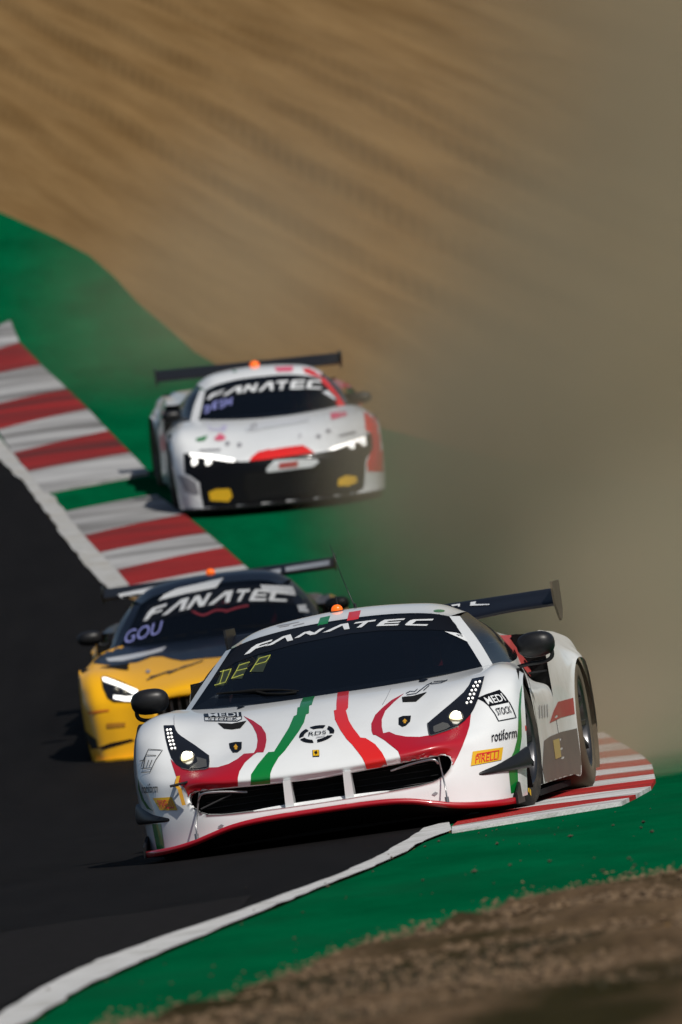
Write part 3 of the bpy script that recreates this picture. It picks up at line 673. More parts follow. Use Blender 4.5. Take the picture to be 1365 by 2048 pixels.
def build_ferrari():
    c = FER; shell(c, SF); R0 = c.root
    # radiators behind the opening, divider bars
    gobj('radiator', np.array([[(x, y, z) for z in (.12, .36)] for x, y in ((-.74, -.78), (-.6, -.88), (-.4, -.92), (.4, -.92), (.6, -.88), (.74, -.78))]), RUBBERY, R0)
    for i, z in enumerate((.215, .245, .275, .305)): tube('radiator_fin', [(-.58, -.905, z), (-.4, -.93, z), (.4, -.93, z), (.58, -.905, z)], .003, CARBON, R0, seg=5)
    for s in (-1, 1):
        prism('grille_bar', [(s*.150-.024, .19), (s*.150+.020, .19), (s*.150+.018, .33), (s*.150-.018, .33)], 1, -1.075, -.99, WHITE, R0)
    # splitter: red lip that arches up in the middle, black tray under it
    lx = [0, .2, .35, .45, .55, .65, .76, .86, .93]; lz = [.163, .162, .156, .144, .120, .095, .078, .070, .068]; ly = [-1.205, -1.20, -1.19, -1.175, -1.155, -1.12, -1.06, -.96, -.80]
    P = np.array([(-x, y, z) for x, y, z in zip(lx, ly, lz)][:0:-1]+list(zip(lx, ly, lz))); P = curve(P, 5)
    gr = []
    for p in P:
        x = p[0]; b = np.array([x*.97, p[1]+.12, p[2]+.012])
        gr.append([b, p+[0, .01, .010], p+[0, -.002, .004], p+[0, -.002, -.012], p+[0, .015, -.020]])
    lip = gobj('splitter', np.array(gr), DARKRED, R0); c.targets.append(lip)
    gobj('splitter_tray', np.array([[p+[0, .012, -.019], (p[0]*.99, p[1]+.10, max(.045, p[2]*.62)), (p[0]*.97, p[1]+.28, .036), (p[0]*.9, -.3, .036)] for p in P]), RUBBERY, R0)
    gobj('splitter_fill', np.array([[(p[0]*.97, p[1]+.12, p[2]+.012), (p[0]*.96, p[1]+.16, p[2]+.05)] for p in P]), WHITE, R0)
    for s in (-1, 1):   # splitter end fences
        prism('splitter_fence', [(-.80, .045), (-.45, .045), (-.45, .12), (-.62, .15), (-.80, .10)], 0, s*.932, s*.942, CARBON, R0)
        tube('splitter_stay', [(s*.625, -1.11, .115), (s*.625, -1.09, .17), (s*.60, -.97, .33)], .0042, STEEL, R0)
        tube('stay_fitting', [(s*.626, -1.115, .085), (s*.6255, -1.112, .135)], .011, STEEL, R0)
        # dive plane curling up along the cheek
        rows = []
        for t in np.linspace(0, 1, 10):
            x = .735+.245*t**.9; y = -.895+.47*t**1.5; z = .216+.004*t; hgt = .006+.082*t**1.2; o_ = .004+.032*math.sin(t*2.2)
            rows.append([(s*(x-.03), y+.02, z-.004), (s*(x+o_*.6), y-o_*.9, z-.006), (s*(x+o_*.65+.004), y-o_*.9, z+hgt*.25), (s*(x+o_*.30+.006), y-o_*.2, z+hgt), (s*(x-.01), y+.02, z+hgt+.004)])
        d = gobj('dive_plane', patch(rows, 2, 4), CARBON, R0); c.targets.append(d)
        # black strip at the rear of the front arch, intake with slats, quarter panel
        a = np.linspace(0.15, 1.0, 12); V = []
        for t in a:
            an = rad(90-110*t); V.append([(s*(.99-.015*t), .352*math.cos(an), .335+.352*math.sin(an)), (s*(.985-.012*t), .352*math.cos(an)+.05, .335+.352*math.sin(an)+.012)])
        gobj('arch_trim', np.array(V), CARBON, R0)
        I = obj('side_intake', [(s*.80, 1.84, .60), (s*.945, 1.80, .58), (s*.925, 1.80, .86), (s*.77, 1.86, .87), (s*.77, 2.2, .87), (s*.8, 2.2, .6)], [(0, 1, 2, 3), (0, 3, 4, 5)], RUBBERY, R0, False)
        for z in (.66, .745): box('slat', (s*.885, 1.79, z), (.10, .03, .010), CARBON, I, .2)
        q = obj('quarter_panel', [(s*.765, 1.70, .80), (s*.70, 1.84, .878), (s*.765, 1.95, .868), (s*.852, 1.86, .70), (s*.846, 1.78, .64)], [(0, 1, 2, 3), (0, 3, 4)], DUSTR if s > 0 else WHITE, R0, False); c.targets.append(q)
    mirror(c, (1.0, .70, .806), (.098, .075, .066), CARBON, [(.85, .78, .70), (.95, .72, .712), (1.04, .70, .715), (1.073, .70, .735), (1.075, .70, .785)])
    wg = wing(c, .882, 3.30, 3.62, 1.000, 1.082, .030, .905, 1.118, WINGP, TYRED)
    stl = rad(-7)
    wheel(c, (.80, 0, .340), .340, .30, stl, 1); wheel(c, (-.80, 0, .340), .340, .30, stl, -1)
    wheel(c, (.855, 2.71, .352), .352, .31, 0, 1, TYRED, False); wheel(c, (-.855, 2.71, .352), .352, .31, 0, -1, TYRED, False)
    # roof furniture
    b = blob('beacon', (-.045, 1.27, 1.132), (.03, .03, .026), ORANGE, R0); blob('beacon_base', (-.045, 1.27, 1.116), (.044, .04, .014), CARBON, b)
    tube('stub_antenna', [(-.045, 1.36, 1.11), (-.052, 1.36, 1.20)], .004, CARBON, R0)
    w_ = tube('whip_antenna', [(.035, 1.42, 1.12), (-.01, 1.40, 1.30), (-.045, 1.385, 1.47)], [.003, .0022, .0016], CARBON, R0, seg=6); tube('antenna_foot', [(.035, 1.42, 1.11), (.034, 1.42, 1.15)], .008, CARBON, w_)
    return c

Z1 = lambda x, y: (260+x/4.55, 1380+y/4.55)
Z2 = lambda x, y: (540+x/3.4125, 1360+y/3.4125)
Z3 = lambda x, y: (820+x/4.55, 1320+y/4.55)
Z5 = lambda x, y: (380+x/4.015, 1180+y/4.015)
Z6 = lambda x, y: (680+x/2.967, 1140+y/2.967)
D1 = lambda x, y: (1010+x/5.39, 1260+y/5.39)
D2 = lambda x, y: (860+x/5.0556, 1160+y/5.0556)
def V_(f, *L): return [f(*p) for p in L]
def livery_ferrari(c):
    c.ready(['front_body', 'door', 'rear_fender'])
    D = c.decal
    D('stripe', V_(Z2, (250, 92), (325, 78), (300, 130), (288, 170), (270, 176), (268, 228), (248, 236), (235, 290), (200, 350), (150, 420), (105, 482), (60, 530), (20, 600), (5, 640), (3, 690))+V_(Z1, (1278, 852), (1100, 866), (1105, 770), (1165, 680), (1240, 590), (1262, 568))+V_(Z2, (30, 490), (80, 410), (130, 330), (165, 248), (185, 240), (190, 190), (205, 185), (210, 160), (235, 110)), GREEN, label='green bonnet stripe')
    D('stripe', [(468, 50), (462, 100), (456, 150), (455, 205), (438, 210), (445, 270), (480, 340), (525, 405), (560, 440), (600, 490), (630, 530), (650, 570), (662, 608), (803, 588), (790, 540), (765, 495), (720, 440), (655, 398), (620, 395), (570, 330), (540, 280), (520, 210), (535, 190), (537, 140), (543, 42)], RED, view=Z2, label='bright red bonnet stripe')
    D('flash', V_(Z2, (918, 92), (830, 140), (770, 190), (720, 240), (693, 300), (695, 350), (705, 375), (725, 378), (780, 410), (830, 450), (875, 485), (892, 530), (900, 575), (1000, 555), (1100, 530), (1230, 520))+V_(Z3, (330, 880), (392, 960), (405, 940), (440, 870), (480, 780), (520, 680), (545, 600), (560, 470), (440, 600), (330, 640), (200, 680))+V_(Z2, (1085, 380), (1020, 390), (930, 388), (860, 375), (815, 355), (775, 365), (765, 320), (765, 270), (790, 210), (850, 150)), DARKRED, label='crimson flash below the headlight')
    D('flash', [(1035, 238), (1120, 280), (1200, 335), (1240, 400), (1245, 460), (1235, 520), (1218, 568), (1160, 570), (1130, 590), (1050, 660), (1000, 740), (985, 800), (985, 875), (900, 885), (750, 900), (640, 930), (600, 960), (585, 1000), (540, 970), (500, 890), (460, 860), (420, 780), (390, 690), (372, 630), (420, 680), (470, 712), (560, 728), (640, 725), (722, 708), (800, 705), (900, 675), (980, 630), (1040, 582), (1130, 575), (1155, 530), (1165, 460), (1155, 400), (1120, 330), (1080, 280)], DARKRED, view=Z1, label='crimson flash below the headlight')
    # bonnet vents, latches, seams
    for P, f in (([(800, 305), (930, 312), (1065, 285), (1010, 350), (930, 362), (860, 355)], Z1), ([(903, 120), (980, 112), (1075, 85), (1000, 150), (908, 153)], Z2)): D('bonnet_vent', P, RUBBERY, 2, view=f)
    for P, f in (([(905, 490), (960, 478), (1022, 478), (1020, 540), (985, 570), (940, 572), (912, 530)], Z1), ([(880, 262), (905, 250), (965, 247), (960, 285), (930, 315), (905, 322), (880, 305)], Z2)): D('bonnet_latch', P, BLACKP, 2, view=f, step=4)
    for P, f in (([(967, 500), (945, 530), (958, 530), (958, 550), (980, 550), (980, 530), (990, 530)], Z1), ([(922, 270), (905, 290), (915, 290), (914, 302), (930, 302), (931, 290), (940, 288)], Z2)): D('arrow', P, STRAP, 3, view=f, step=4)
    for P, f in (([(910, 180), (985, 150), (1055, 155), (990, 176), (930, 182)], Z1), ([(420, 662), (475, 648), (528, 650), (500, 665), (440, 670)], Z6)): D('bonnet_pin', P, BLACKP, 2, view=f, step=4)
    c.stroke('panel_gap', [V_(Z1, (408, 212), (402, 260), (405, 325)), V_(Z2, (828, 62), (800, 120), (770, 172))], 0.9, GREYT)
    # round bonnet badge, nose badge
    L = []
    for a0, a1 in ((100, 160), (170, 232), (246, 300), (312, 372), (25, 88)):
        out = [(322+120*math.cos(rad(a)), 372+57*math.sin(rad(a))-0.15*120*math.cos(rad(a))) for a in np.linspace(a0, a1, 9)]
        inn = [(322+88*math.cos(rad(a)), 372+38*math.sin(rad(a))-0.15*88*math.cos(rad(a))) for a in np.linspace(a1, a0+10, 9)]
        L.append(out+inn)
    for k, P in enumerate(L): D('badge_arc', P, BLACKP, 2, view=Z2, step=4)
    c.text('badge_lettering', 'RDS', V_(Z2, (268, 362), (388, 349), (386, 373), (266, 388)), BLACKP)
    c.stroke('badge_underline', [V_(Z2, (318, 397), (378, 388))], 1.2, GREYT, 3)
    D('nose_badge', [(292, 482), (338, 480), (340, 525), (295, 527)], BLACKP, 2, view=Z2, step=4); D('nose_badge_field', [(295, 485), (335, 483), (337, 522), (298, 524)], YEL, 3, view=Z2, step=4)
    D('nose_badge_figure', [(318, 488), (325, 492), (323, 498), (330, 500), (325, 506), (328, 516), (320, 510), (315, 519), (312, 508), (304, 506), (310, 500), (306, 494), (314, 497)], BLACKP, 4, view=Z2, step=3)
    # headlights
    HL = [[(308, 328), (405, 325), (420, 370), (440, 400), (470, 425), (600, 510), (722, 600), (722, 708), (690, 722), (560, 732), (470, 712), (420, 680), (380, 620), (350, 540), (325, 440)],
          [(568, 175), (683, 152), (655, 260), (620, 370), (590, 440), (555, 500), (500, 560), (440, 605), (330, 645), (200, 688), (172, 680), (163, 580), (280, 480), (400, 380), (490, 300), (540, 235)]]
    rows = [[((340+d, y) if k == 0 else (340+d+30, y-3)) for d, y in zip((0, 7, 12, 22, 32, 43), (372, 406, 440, 473, 506, 540)) for k in (0, 1)],
            [p for a, b in zip(((605, 212), (585, 247), (568, 285), (552, 322), (538, 360), (522, 398)), ((640, 205), (622, 242), (604, 280), (588, 318), (575, 355), (560, 390))) for p in (a, b)]]
    refl = [[(610, 615), (700, 640), (706, 705), (620, 722), (545, 722), (580, 690), (620, 660)], [(215, 612), (300, 575), (345, 585), (370, 615), (330, 638), (230, 670), (215, 655)]]
    fr = [[(722, 600), (728, 660), (722, 712), (690, 727), (560, 738), (470, 718)], [(163, 580), (168, 640), (180, 690), (200, 694), (330, 651), (440, 611)]]
    for P, rw, rf, fl, f, bc, nm in ((HL[0], rows[0], refl[0], fr[0], Z1, (527, 625), 'left'), (HL[1], rows[1], refl[1], fr[1], Z3, (418, 532), 'right')):
        h = D('headlight', P, LENS, 2, view=f, step=5)
        if h is None: continue
        D('reflector', rf, CHROME, 3, view=f, step=4, parent=h)
        c.stroke('lamp_rim', [V_(f, *fl)], 1.4, CHROME, 3, parent=h)
        for p in rw:
            q = c.cast(*f(*p), 0.006); blob('led', q, (.0058, .0058, .0058), LED, h, 10, 6)
        q = c.cast(*f(*bc), 0.004); pj = blob('projector', q, (.033, .02, .033), BULB, h, 16, 10); q2 = c.cast(*f(*bc), 0.018); blob('bulb', q2, (.022, .014, .022), BULBC, h, 14, 8)
        q = c.cast(*f(*bc), 0.0); blob('projector_ring', q, (.042, .010, .042), CHROME, h, 20, 8)
    # lettering on the cheeks
    c.text('lettering', 'rotiform', V_(Z1, (118, 855), (262, 852), (262, 935), (122, 940)), BLACKP, bold=.006)
    c.text('lettering', 'rotiform', V_(Z3, (738, 655), (965, 612), (967, 705), (742, 748)), BLACKP, bold=.006)
    D('sticker', [(570, 835), (845, 795), (830, 910), (553, 965)], YEL, 2, view=Z3, label='yellow tyre maker sticker'); c.text('sticker_lettering', 'PIRELLI', V_(Z3, (596, 872), (806, 834), (798, 905), (590, 945)), RED, 3, bold=.006)
    c.stroke('sticker_rule', [V_(Z3, (605, 862), (806, 826))], 2.2, RED, 3)
    D('sticker', [(215, 985), (385, 975), (440, 1095), (280, 1095)], YEL, 2, view=Z1, label='yellow tyre maker sticker'); c.text('sticker_lettering', 'PIRELLI', V_(Z1, (255, 1005), (380, 1000), (415, 1078), (290, 1082)), RED, 3, bold=.006)
    D('sticker', [(615, 352), (690, 318), (815, 275), (865, 330), (902, 385), (722, 425), (670, 380)], BLACKP, 2, view=Z3, label='black and white sponsor sticker')
    c.text('sticker_lettering', 'MEDI', V_(Z3, (672, 350), (828, 310), (872, 374), (712, 412)), WHITE, 3, bold=.010)
    c.stroke('sticker_outline', [V_(Z3, (722, 425), (770, 490), (805, 558), (964, 525), (935, 450), (902, 385))], 1.6, BLACKP, 2)
    c.text('sticker_lettering', 'STOCK', V_(Z3, (772, 447), (905, 420), (925, 482), (800, 508)), BLACKP, 3, bold=.006)
    D('sticker', [(672, 222), (1015, 206), (1020, 244), (680, 250)], BLACKP, 2, view=Z1, label='black and white sponsor sticker'); c.text('sticker_lettering', 'MEDI', V_(Z1, (715, 224), (990, 212), (995, 250), (722, 252)), WHITE, 3, bold=.010)
    c.stroke('sticker_outline', [V_(Z1, (680, 250), (684, 284), (980, 288), (1022, 268), (1020, 244))], 1.4, BLACKP, 2); c.text('sticker_lettering', 'STOCK', V_(Z1, (715, 256), (990, 254), (990, 283), (715, 280)), BLACKP, 3, bold=.006)
    c.stroke('sponsor_mark', [V_(Z1, (110, 700), (130, 640), (175, 542), (300, 552), (240, 640), (190, 748), (108, 750)), V_(Z1, (95, 650), (130, 640)), V_(Z1, (130, 715), (150, 595), (245, 600)), V_(Z1, (160, 700), (178, 640)), V_(Z1, (185, 695), (208, 640)), V_(Z1, (110, 715), (205, 712))], 1.3, BLACKP, 2)
    c.stroke('sponsor_mark', [V_(Z2, (930, 95), (960, 80), (990, 82), (1010, 65)), V_(Z2, (935, 105), (1000, 95), (1030, 70)), V_(Z2, (1010, 88), (1070, 40), (1110, 20)), V_(Z2, (1050, 75), (1090, 40)), V_(Z2, (1100, 30), (1170, 22), (1215, 2)), V_(Z2, (1120, 15), (1200, 8))], 1.2, BLACKP, 2)
    for p, f in (((830, 1240), Z1), ((1125, 777), Z2)): x, y = f(*p); D('jack_mark', [(x-6, y+1), (x+1, y-4), (x+7, y-2), (x, y+4)], GREYT, 2, step=3)
    # green and red bands by the arches
    D('band', [(185, 580), (160, 680), (145, 850), (142, 1050), (130, 1180), (100, 1300), (62, 1380), (150, 1335), (165, 1270), (180, 1150), (178, 1000), (170, 850), (178, 700)], GREEN, view=D1, step=4, label='green band round the front arch')
    D('band', [(40, 1500), (135, 1490), (145, 1745), (65, 1760)], GREEN, view=D1, step=5, label='green band round the front arch')
    D('band', [(203, 620), (196, 700), (204, 900), (226, 1150), (232, 1400), (238, 1500), (245, 1690), (300, 1680), (270, 1480), (250, 1200), (226, 900), (212, 700)], RED, view=D1, step=4, label='red band on the arch lip')
    D('band', V_(Z1, (75, 800), (95, 900), (130, 1000), (180, 1070), (215, 1100), (160, 1080), (110, 1000), (80, 900)), GREEN, step=4, label='green band round the front arch')
    D('band', V_(Z1, (205, 1220), (285, 1220), (318, 1440), (250, 1450)), GREEN, step=5, label='green band round the front arch')
    # flank behind the front wheel: dusty red and grey bands
    D('flank_band', [(570, 775), (735, 730), (752, 905), (600, 945), (480, 1005), (525, 870)], DUSTR, view=D1, step=3, maxe=.5, label='dusty red band on the rear flank')
    D('flank_band', [(420, 1195), (480, 1150), (600, 1100), (775, 1060), (800, 1250), (850, 1620), (640, 1590), (440, 1660), (405, 1500)], TAUPE, view=D1, step=3, maxe=.5, label='dusty grey lower flank')
    D('flank_band', [(440, 1675), (690, 1600), (850, 1640), (840, 1690), (440, 1760)], DUSTR, view=D1, step=3, maxe=.5, label='dusty red sill')
    D('flank_sticker', [(512, 1190), (580, 1168), (602, 1368), (540, 1395)], mat('faded_yellow', (.36, .29, .10), .7), 2, view=D1, step=3, maxe=.5)
    c.stroke('flank_lettering', [V_(D1, (365+k*28, 810-k*4), (372+k*28, 950-k*4)) for k in range(4)], 1.2, GREYT, 2)
    # glass: banner, lettering, number display, wiper
    c.ready(['windscreen', 'a_pillar', 'roof', 'front_body'])
    D('windscreen_banner', [(432, 1352), (452, 1318), (480, 1290), (520, 1275), (600, 1256), (700, 1241), (800, 1231), (880, 1229), (898, 1233), (912, 1250), (922, 1268), (905, 1262), (860, 1260), (760, 1262), (700, 1268), (600, 1287), (520, 1308), (470, 1326)], BLACKP, 1)
    Q = dict(F=[(504, 1293), (546, 1280), (536, 1297), (489, 1311)], A1=[(540, 1281), (583, 1269.5), (587, 1281.5), (531, 1294)], N=[(598, 1268), (651, 1256.5), (641, 1268), (589, 1278)], A2=[(655, 1255), (698, 1247), (700, 1259), (646, 1266.5)], T=[(710, 1246), (753, 1240.5), (744, 1254), (702, 1258)], E=[(760, 1241.5), (811, 1238), (799, 1252), (753, 1253.5)], C=[(815, 1240.5), (868, 1239), (856, 1253), (810, 1252)])
    for k, q in Q.items(): c.quads('banner_letter', [(GL[k[0]], q)], WHITE, 2)
    D('windscreen_sticker', [(622, 368), (690, 376), (735, 390), (762, 432), (700, 402)], WHITE, 2, view=Z6); c.text('sticker_lettering', '90', V_(Z6, (690, 386), (722, 388), (732, 402), (700, 396)), BLACKP, 3)
    seg = dict(D=[[(205, 770), (290, 745)], [(250, 662), (335, 640)], [(335, 640), (315, 690), (290, 745)], [(275, 652), (262, 700), (245, 755)]], E=[[(400, 610), (480, 585)], [(380, 655), (460, 635)], [(340, 715), (430, 685)], [(400, 610), (372, 665), (340, 715)]], P=[[(560, 555), (648, 530)], [(525, 608), (612, 582)], [(648, 530), (630, 560), (612, 582)], [(560, 555), (525, 608), (490, 660)]])
    for k, L in seg.items():
        P = np.array([p for l in L for p in l]); lo, hi = P.min(0), P.max(0)
        d = D('number_display', [(lo[0]+60, lo[1]), (hi[0], lo[1]), (hi[0]-60, hi[1]), (lo[0], hi[1])], LEDGD, 1, view=Z5, step=5)
        pts = []
        for l in L:                                  # rows of single diodes
            pts += list(resample([Z5(*p) for p in l], 2.6, False))
        V, F = [], []
        for p in pts: n = len(V); V += [(p[0]-.75, p[1]-.75), (p[0]+.75, p[1]-.75), (p[0]+.75, p[1]+.75), (p[0]-.75, p[1]+.75)]; F.append((n, n+1, n+2, n+3))
        o = c.project('display_diodes', V, F, LEDG, 2.5, d)
    c.tube('wiper', [Z5(*p) for p in ((225, 850), (300, 845), (400, 838), (520, 828), (640, 822), (760, 822), (880, 828))], .012, [.004, .007, .008, .012, .008, .006, .004], RUBBERY)
    c.tube('wiper_arm', [Z5(*p) for p in ((520, 825), (620, 850), (760, 850), (860, 835))], .010, .007, RUBBERY)
    D('roof_stripe', [(1048, 225), (1130, 208), (1108, 272), (1025, 290)], GREEN, view=Z5, step=4, label='green roof stripe'); D('roof_stripe', [(1280, 180), (1375, 165), (1355, 235), (1262, 250)], RED, view=Z5, step=4, label='red roof stripe')
    D('roof_badge', [(590+34*math.cos(t), 244+8*math.sin(t)) for t in np.linspace(0, 6.1, 14)], GREEN, view=Z6, step=4)
    c.stroke('roof_lettering', [V_(Z5, (700, 292), (760, 280), (820, 272)), V_(Z5, (720, 300), (800, 286)), V_(Z5, (830, 290), (920, 268)), V_(Z5, (790, 276), (880, 258))], 1.2, GREYT, 1)
    c.ready(['rear_wing', 'roof', 'a_pillar']); D('wing_lettering', [(415, 230), (470, 222), (460, 250), (605, 248), (605, 258), (408, 267)], WHITE, 2, view=D2, step=4); D('wing_lettering', [(170, 272), (215, 258), (310, 245), (302, 275), (285, 277), (288, 262), (215, 275)], WHITE, 2, view=D2, step=4)
    # yellow tow strap hanging at the nose corner, rods in the intake
    c.ready(['front_body'])
    a = c.cast(*Z1(450, 800), .012); b = c.cast(*Z1(465, 880), .03); d = c.cast(*Z1(500, 900), .035); e = c.cast(*Z1(515, 1060), .02)
    V = []
    for p in (a, b, d, e):
        for s in (-.009, .009): V += [p+[s, 0, 0], p+[s, .006, 0]]
    F = []
    for i in range(3): k = 4*i; F += [(k, k+2, k+6, k+4), (k+1, k+5, k+7, k+3), (k, k+4, k+5, k+1), (k+2, k+3, k+7, k+6)]
    obj('tow_strap', V, F, STRAP, c.root, False)
    tube('tow_pin', [b+[-.03, -.005, 0], b+[.06, -.005, .008]], .007, CARBON, c.root)
    for s in (-1, 1): tube('intake_rod', [(s*.36, -1.0, .300), (s*.50, -1.02, .322), (s*.585, -1.03, .322), (s*.60, -1.02, .30)], .006, STEEL, c.root, smoothn=3)
    tube('intake_rod', [(-.60, -1.0, .25), (-.44, -1.0, .30)], .005, CARBON, c.root)
build_ferrari(); livery_ferrari(FER)

# ------------------------------------------------------------------ the two following cars
def generic_rear(wb, wide, crest, belt0, roofside, dk0=.60):
    """rear fender, deck and tail control points for a car whose rear axle sits at wb"""
    d = wb-2.71; y = [a+d for a in yT]; k = wide-1.045
    rear = [[(tx[i], y[i], tz[i]+crest), (sx_[i]+k*.5, y[i], sz_[i]+crest*.8), (ux[i]+k, y[i], uz[i]+crest*.4), (vx[i]+k, vy[i]+d, vz[i]), (bx_[i]+k, by[i]+d, bz[i])] for i in range(13)]
    deck = [[roofside[0], (.75, 2.0, .86+crest), (.90, 1.9, .86+crest)], [roofside[1], (.76, 2.5, .86+crest), (.86, 2.5, .872+crest)], [roofside[2], (.77, 2.9, .855+crest), (.845, 3.0, .862+crest)], [roofside[3], (.79, 3.55, .845+crest), (.84, 3.55, .85+crest)]]
    return rear, deck
def door_pts(y0, y1, xb, zb):
    yy = np.linspace(y0, y1, 4)
    return [[(xb, t, zb), (.87, t, zb-.12), (.935, t, zb-.20), (.945, t, .35), (.95, t, .10)] for t in yy]

AUD = Car('race_car', 'white race car with black nose and red flank coming out of the dust', -0.552, 93.0, 2.334, rad(3.4), rad(2.2), rad(5.4), 0.003)
SA = dict(paint=WHITE, wb=2.70, ra=.352, seatx=.36)
arcA = [(.958, -.42, .07), (.970, -.412, .2), (.982, -.39, .31), (.987, -.36, .41), (.988, -.32, .48), (.988, -.25, .56), (.984, -.14, .638), (.98, .02, .672), (.965, .31, .55)]
SA['front'] = [
 [(0, -1.12, .05), (0, -1.11, .14), (0, -1.085, .42), (0, -1.05, .475), (0, -.97, .525), (0, -.75, .595), (0, -.4, .675), (0, -.1, .722), (0, .45, .78)],
 [(.25, -1.11, .05), (.25, -1.10, .14), (.25, -1.07, .42), (.25, -1.04, .470), (.25, -.95, .52), (.25, -.73, .59), (.25, -.4, .672), (.25, -.1, .722), (.25, .45, .78)],
 [(.45, -1.07, .05), (.45, -1.06, .14), (.45, -1.02, .40), (.45, -.99, .452), (.45, -.90, .50), (.46, -.7, .58), (.46, -.4, .672), (.46, -.1, .728), (.46, .45, .78)],
 [(.62, -1.02, .05), (.62, -1.0, .14), (.62, -.95, .36), (.62, -.91, .44), (.62, -.82, .50), (.62, -.65, .58), (.62, -.4, .668), (.62, -.1, .732), (.63, .45, .78)],
 [(.78, -.95, .05), (.78, -.92, .14), (.78, -.87, .34), (.78, -.81, .43), (.77, -.72, .51), (.77, -.58, .59), (.77, -.38, .678), (.77, -.1, .742), (.77, .45, .78)],
 [(.88, -.85, .05), (.885, -.82, .14), (.89, -.76, .33), (.89, -.69, .43), (.885, -.62, .51), (.88, -.5, .59), (.878, -.33, .682), (.872, -.1, .738), (.86, .45, .762)],
 [(.955, -.64, .05), (.96, -.62, .15), (.965, -.58, .3), (.965, -.54, .4), (.962, -.49, .47), (.957, -.42, .55), (.95, -.28, .648), (.945, -.06, .698), (.935, .42, .69)], arcA]
SA['ws'] = [[(0, .18, .742), (0, .64, .935), (0, 1.10, 1.090)], [(.28, .22, .745), (.26, .65, .93), (.25, 1.09, 1.082)], [(.52, .32, .752), (.47, .69, .915), (.44, 1.06, 1.052)], [(.672, .43, .758), (.605, .75, .89), (.545, 1.02, 1.015)]]
SA['pil_in'] = [p[-1] for p in [[(.672, .43, .758)], [(.605, .75, .89)], [(.545, 1.02, 1.015)]]]
SA['pil_out'] = [(.745, .52, .752), (.675, .84, .89), (.590, 1.12, 1.02)]
SA['roof'] = [[(0, 1.10, 1.090), (0, 1.35, 1.145), (0, 1.7, 1.155), (0, 2.3, 1.09), (0, 3.0, .96), (0, 3.55, .88)], [(.25, 1.09, 1.082), (.27, 1.35, 1.138), (.27, 1.7, 1.142), (.27, 2.3, 1.075), (.27, 3, .95), (.3, 3.55, .875)],
 [(.44, 1.06, 1.052), (.47, 1.35, 1.112), (.47, 1.7, 1.108), (.46, 2.3, 1.03), (.48, 3, .92), (.56, 3.55, .87)], [(.545, 1.02, 1.015), (.595, 1.4, 1.05), (.59, 1.75, 1.03), (.59, 2.2, .96), (.66, 2.85, .89), (.74, 3.55, .865)]]
SA['side'] = [[(.745, .52, .752), (.675, .84, .89), (.590, 1.12, 1.02)], [(.80, 1.0, .765), (.715, 1.15, .92), (.597, 1.45, 1.045)], [(.81, 1.45, .785), (.72, 1.55, .92), (.59, 1.8, 1.02)], [(.79, 1.85, .82), (.71, 1.95, .90), (.59, 2.2, .96)]]
SA['door'] = door_pts(.42, 1.80, .80, .768)
SA['rear'], SA['deck'] = generic_rear(2.70, 1.03, -.01, .8, [(.60, 2.1, .95), (.62, 2.5, .92), (.67, 2.9, .885), (.74, 3.55, .865)])
SA['rearpanel'] = SF['rearpanel']
MER = Car('race_car', 'yellow and black race car behind the white car with tricolour stripes', -1.10, 74.0, 0.315, rad(-1.5), 0.0, rad(2.7), 0.0025)
SM = dict(paint=MYEL, wb=2.63, ra=.345, seatx=.36, cab=.55, roofpaint=NAVY, pilpaint=NAVY, doorpaint=NAVY, rearpaint=MYEL, deckpaint=NAVY)
up = .04
FM_ = [
 [(0, -1.13, .05), (0, -1.13, .14), (0, -1.09, .40), (0, -1.07, .468), (0, -.98, .51), (0, -.7, .565), (0, -.3, .62), (0, .2, .685), (0, 1.0, .77)],
 [(.22, -1.12, .05), (.22, -1.12, .14), (.22, -1.08, .40), (.22, -1.06, .463), (.22, -.96, .505), (.22, -.68, .558), (.22, -.3, .612), (.22, .2, .678), (.22, 1.0, .77)],
 [(.42, -1.09, .05), (.42, -1.08, .14), (.42, -1.04, .37), (.42, -1.01, .440), (.43, -.92, .478), (.45, -.65, .535), (.46, -.3, .60), (.45, .2, .672), (.45, 1.0, .76)],
 [(.6, -1.03, .05), (.6, -1.01, .14), (.6, -.95, .33), (.6, -.9, .41), (.6, -.8, .475), (.62, -.6, .535), (.63, -.3, .595), (.62, .2, .655), (.65, 1.0, .75)],
 [(.77, -.96, .05), (.77, -.93, .14), (.77, -.87, .32), (.77, -.8, .42), (.77, -.68, .51), (.77, -.52, .585), (.77, -.3, .628), (.77, .1, .655), (.80, .8, .735)],
 [(.87, -.87, .05), (.88, -.84, .14), (.885, -.78, .32), (.89, -.72, .42), (.89, -.62, .51), (.89, -.48, .585), (.885, -.3, .635), (.88, .05, .665), (.87, .7, .71)],
 [(.945, -.68, .05), (.955, -.66, .15), (.96, -.62, .3), (.965, -.57, .40), (.965, -.5, .48), (.965, -.42, .55), (.96, -.28, .61), (.955, 0, .645), (.945, .5, .65)], [(x+.008, y, z-.02) for x, y, z in arcA]]
SM['front'] = [[(x, y, z+(up if i >= 2 else 0)*min(1, max(0, (i-1)/2))) for i, (x, y, z) in enumerate(col)] for col in FM_]
SM['opening'] = [(0, .20), (.25, .20), (.36, .24), (.42, .34), (.43, .42), (.38, .455), (0, .462)]
SM['ws'] = [[(0, .62, .770), (0, 1.05, .97), (0, 1.5, 1.135)], [(.28, .66, .772), (.26, 1.07, .965), (.25, 1.49, 1.128)], [(.55, .78, .77), (.48, 1.13, .94), (.43, 1.47, 1.105)], [(.742, .92, .755), (.635, 1.20, .90), (.535, 1.45, 1.06)]]
SM['pil_in'] = [(.742, .92, .755), (.635, 1.20, .90), (.535, 1.45, 1.06)]
SM['pil_out'] = [(.79, 1.0, .745), (.70, 1.3, .90), (.60, 1.56, 1.055)]
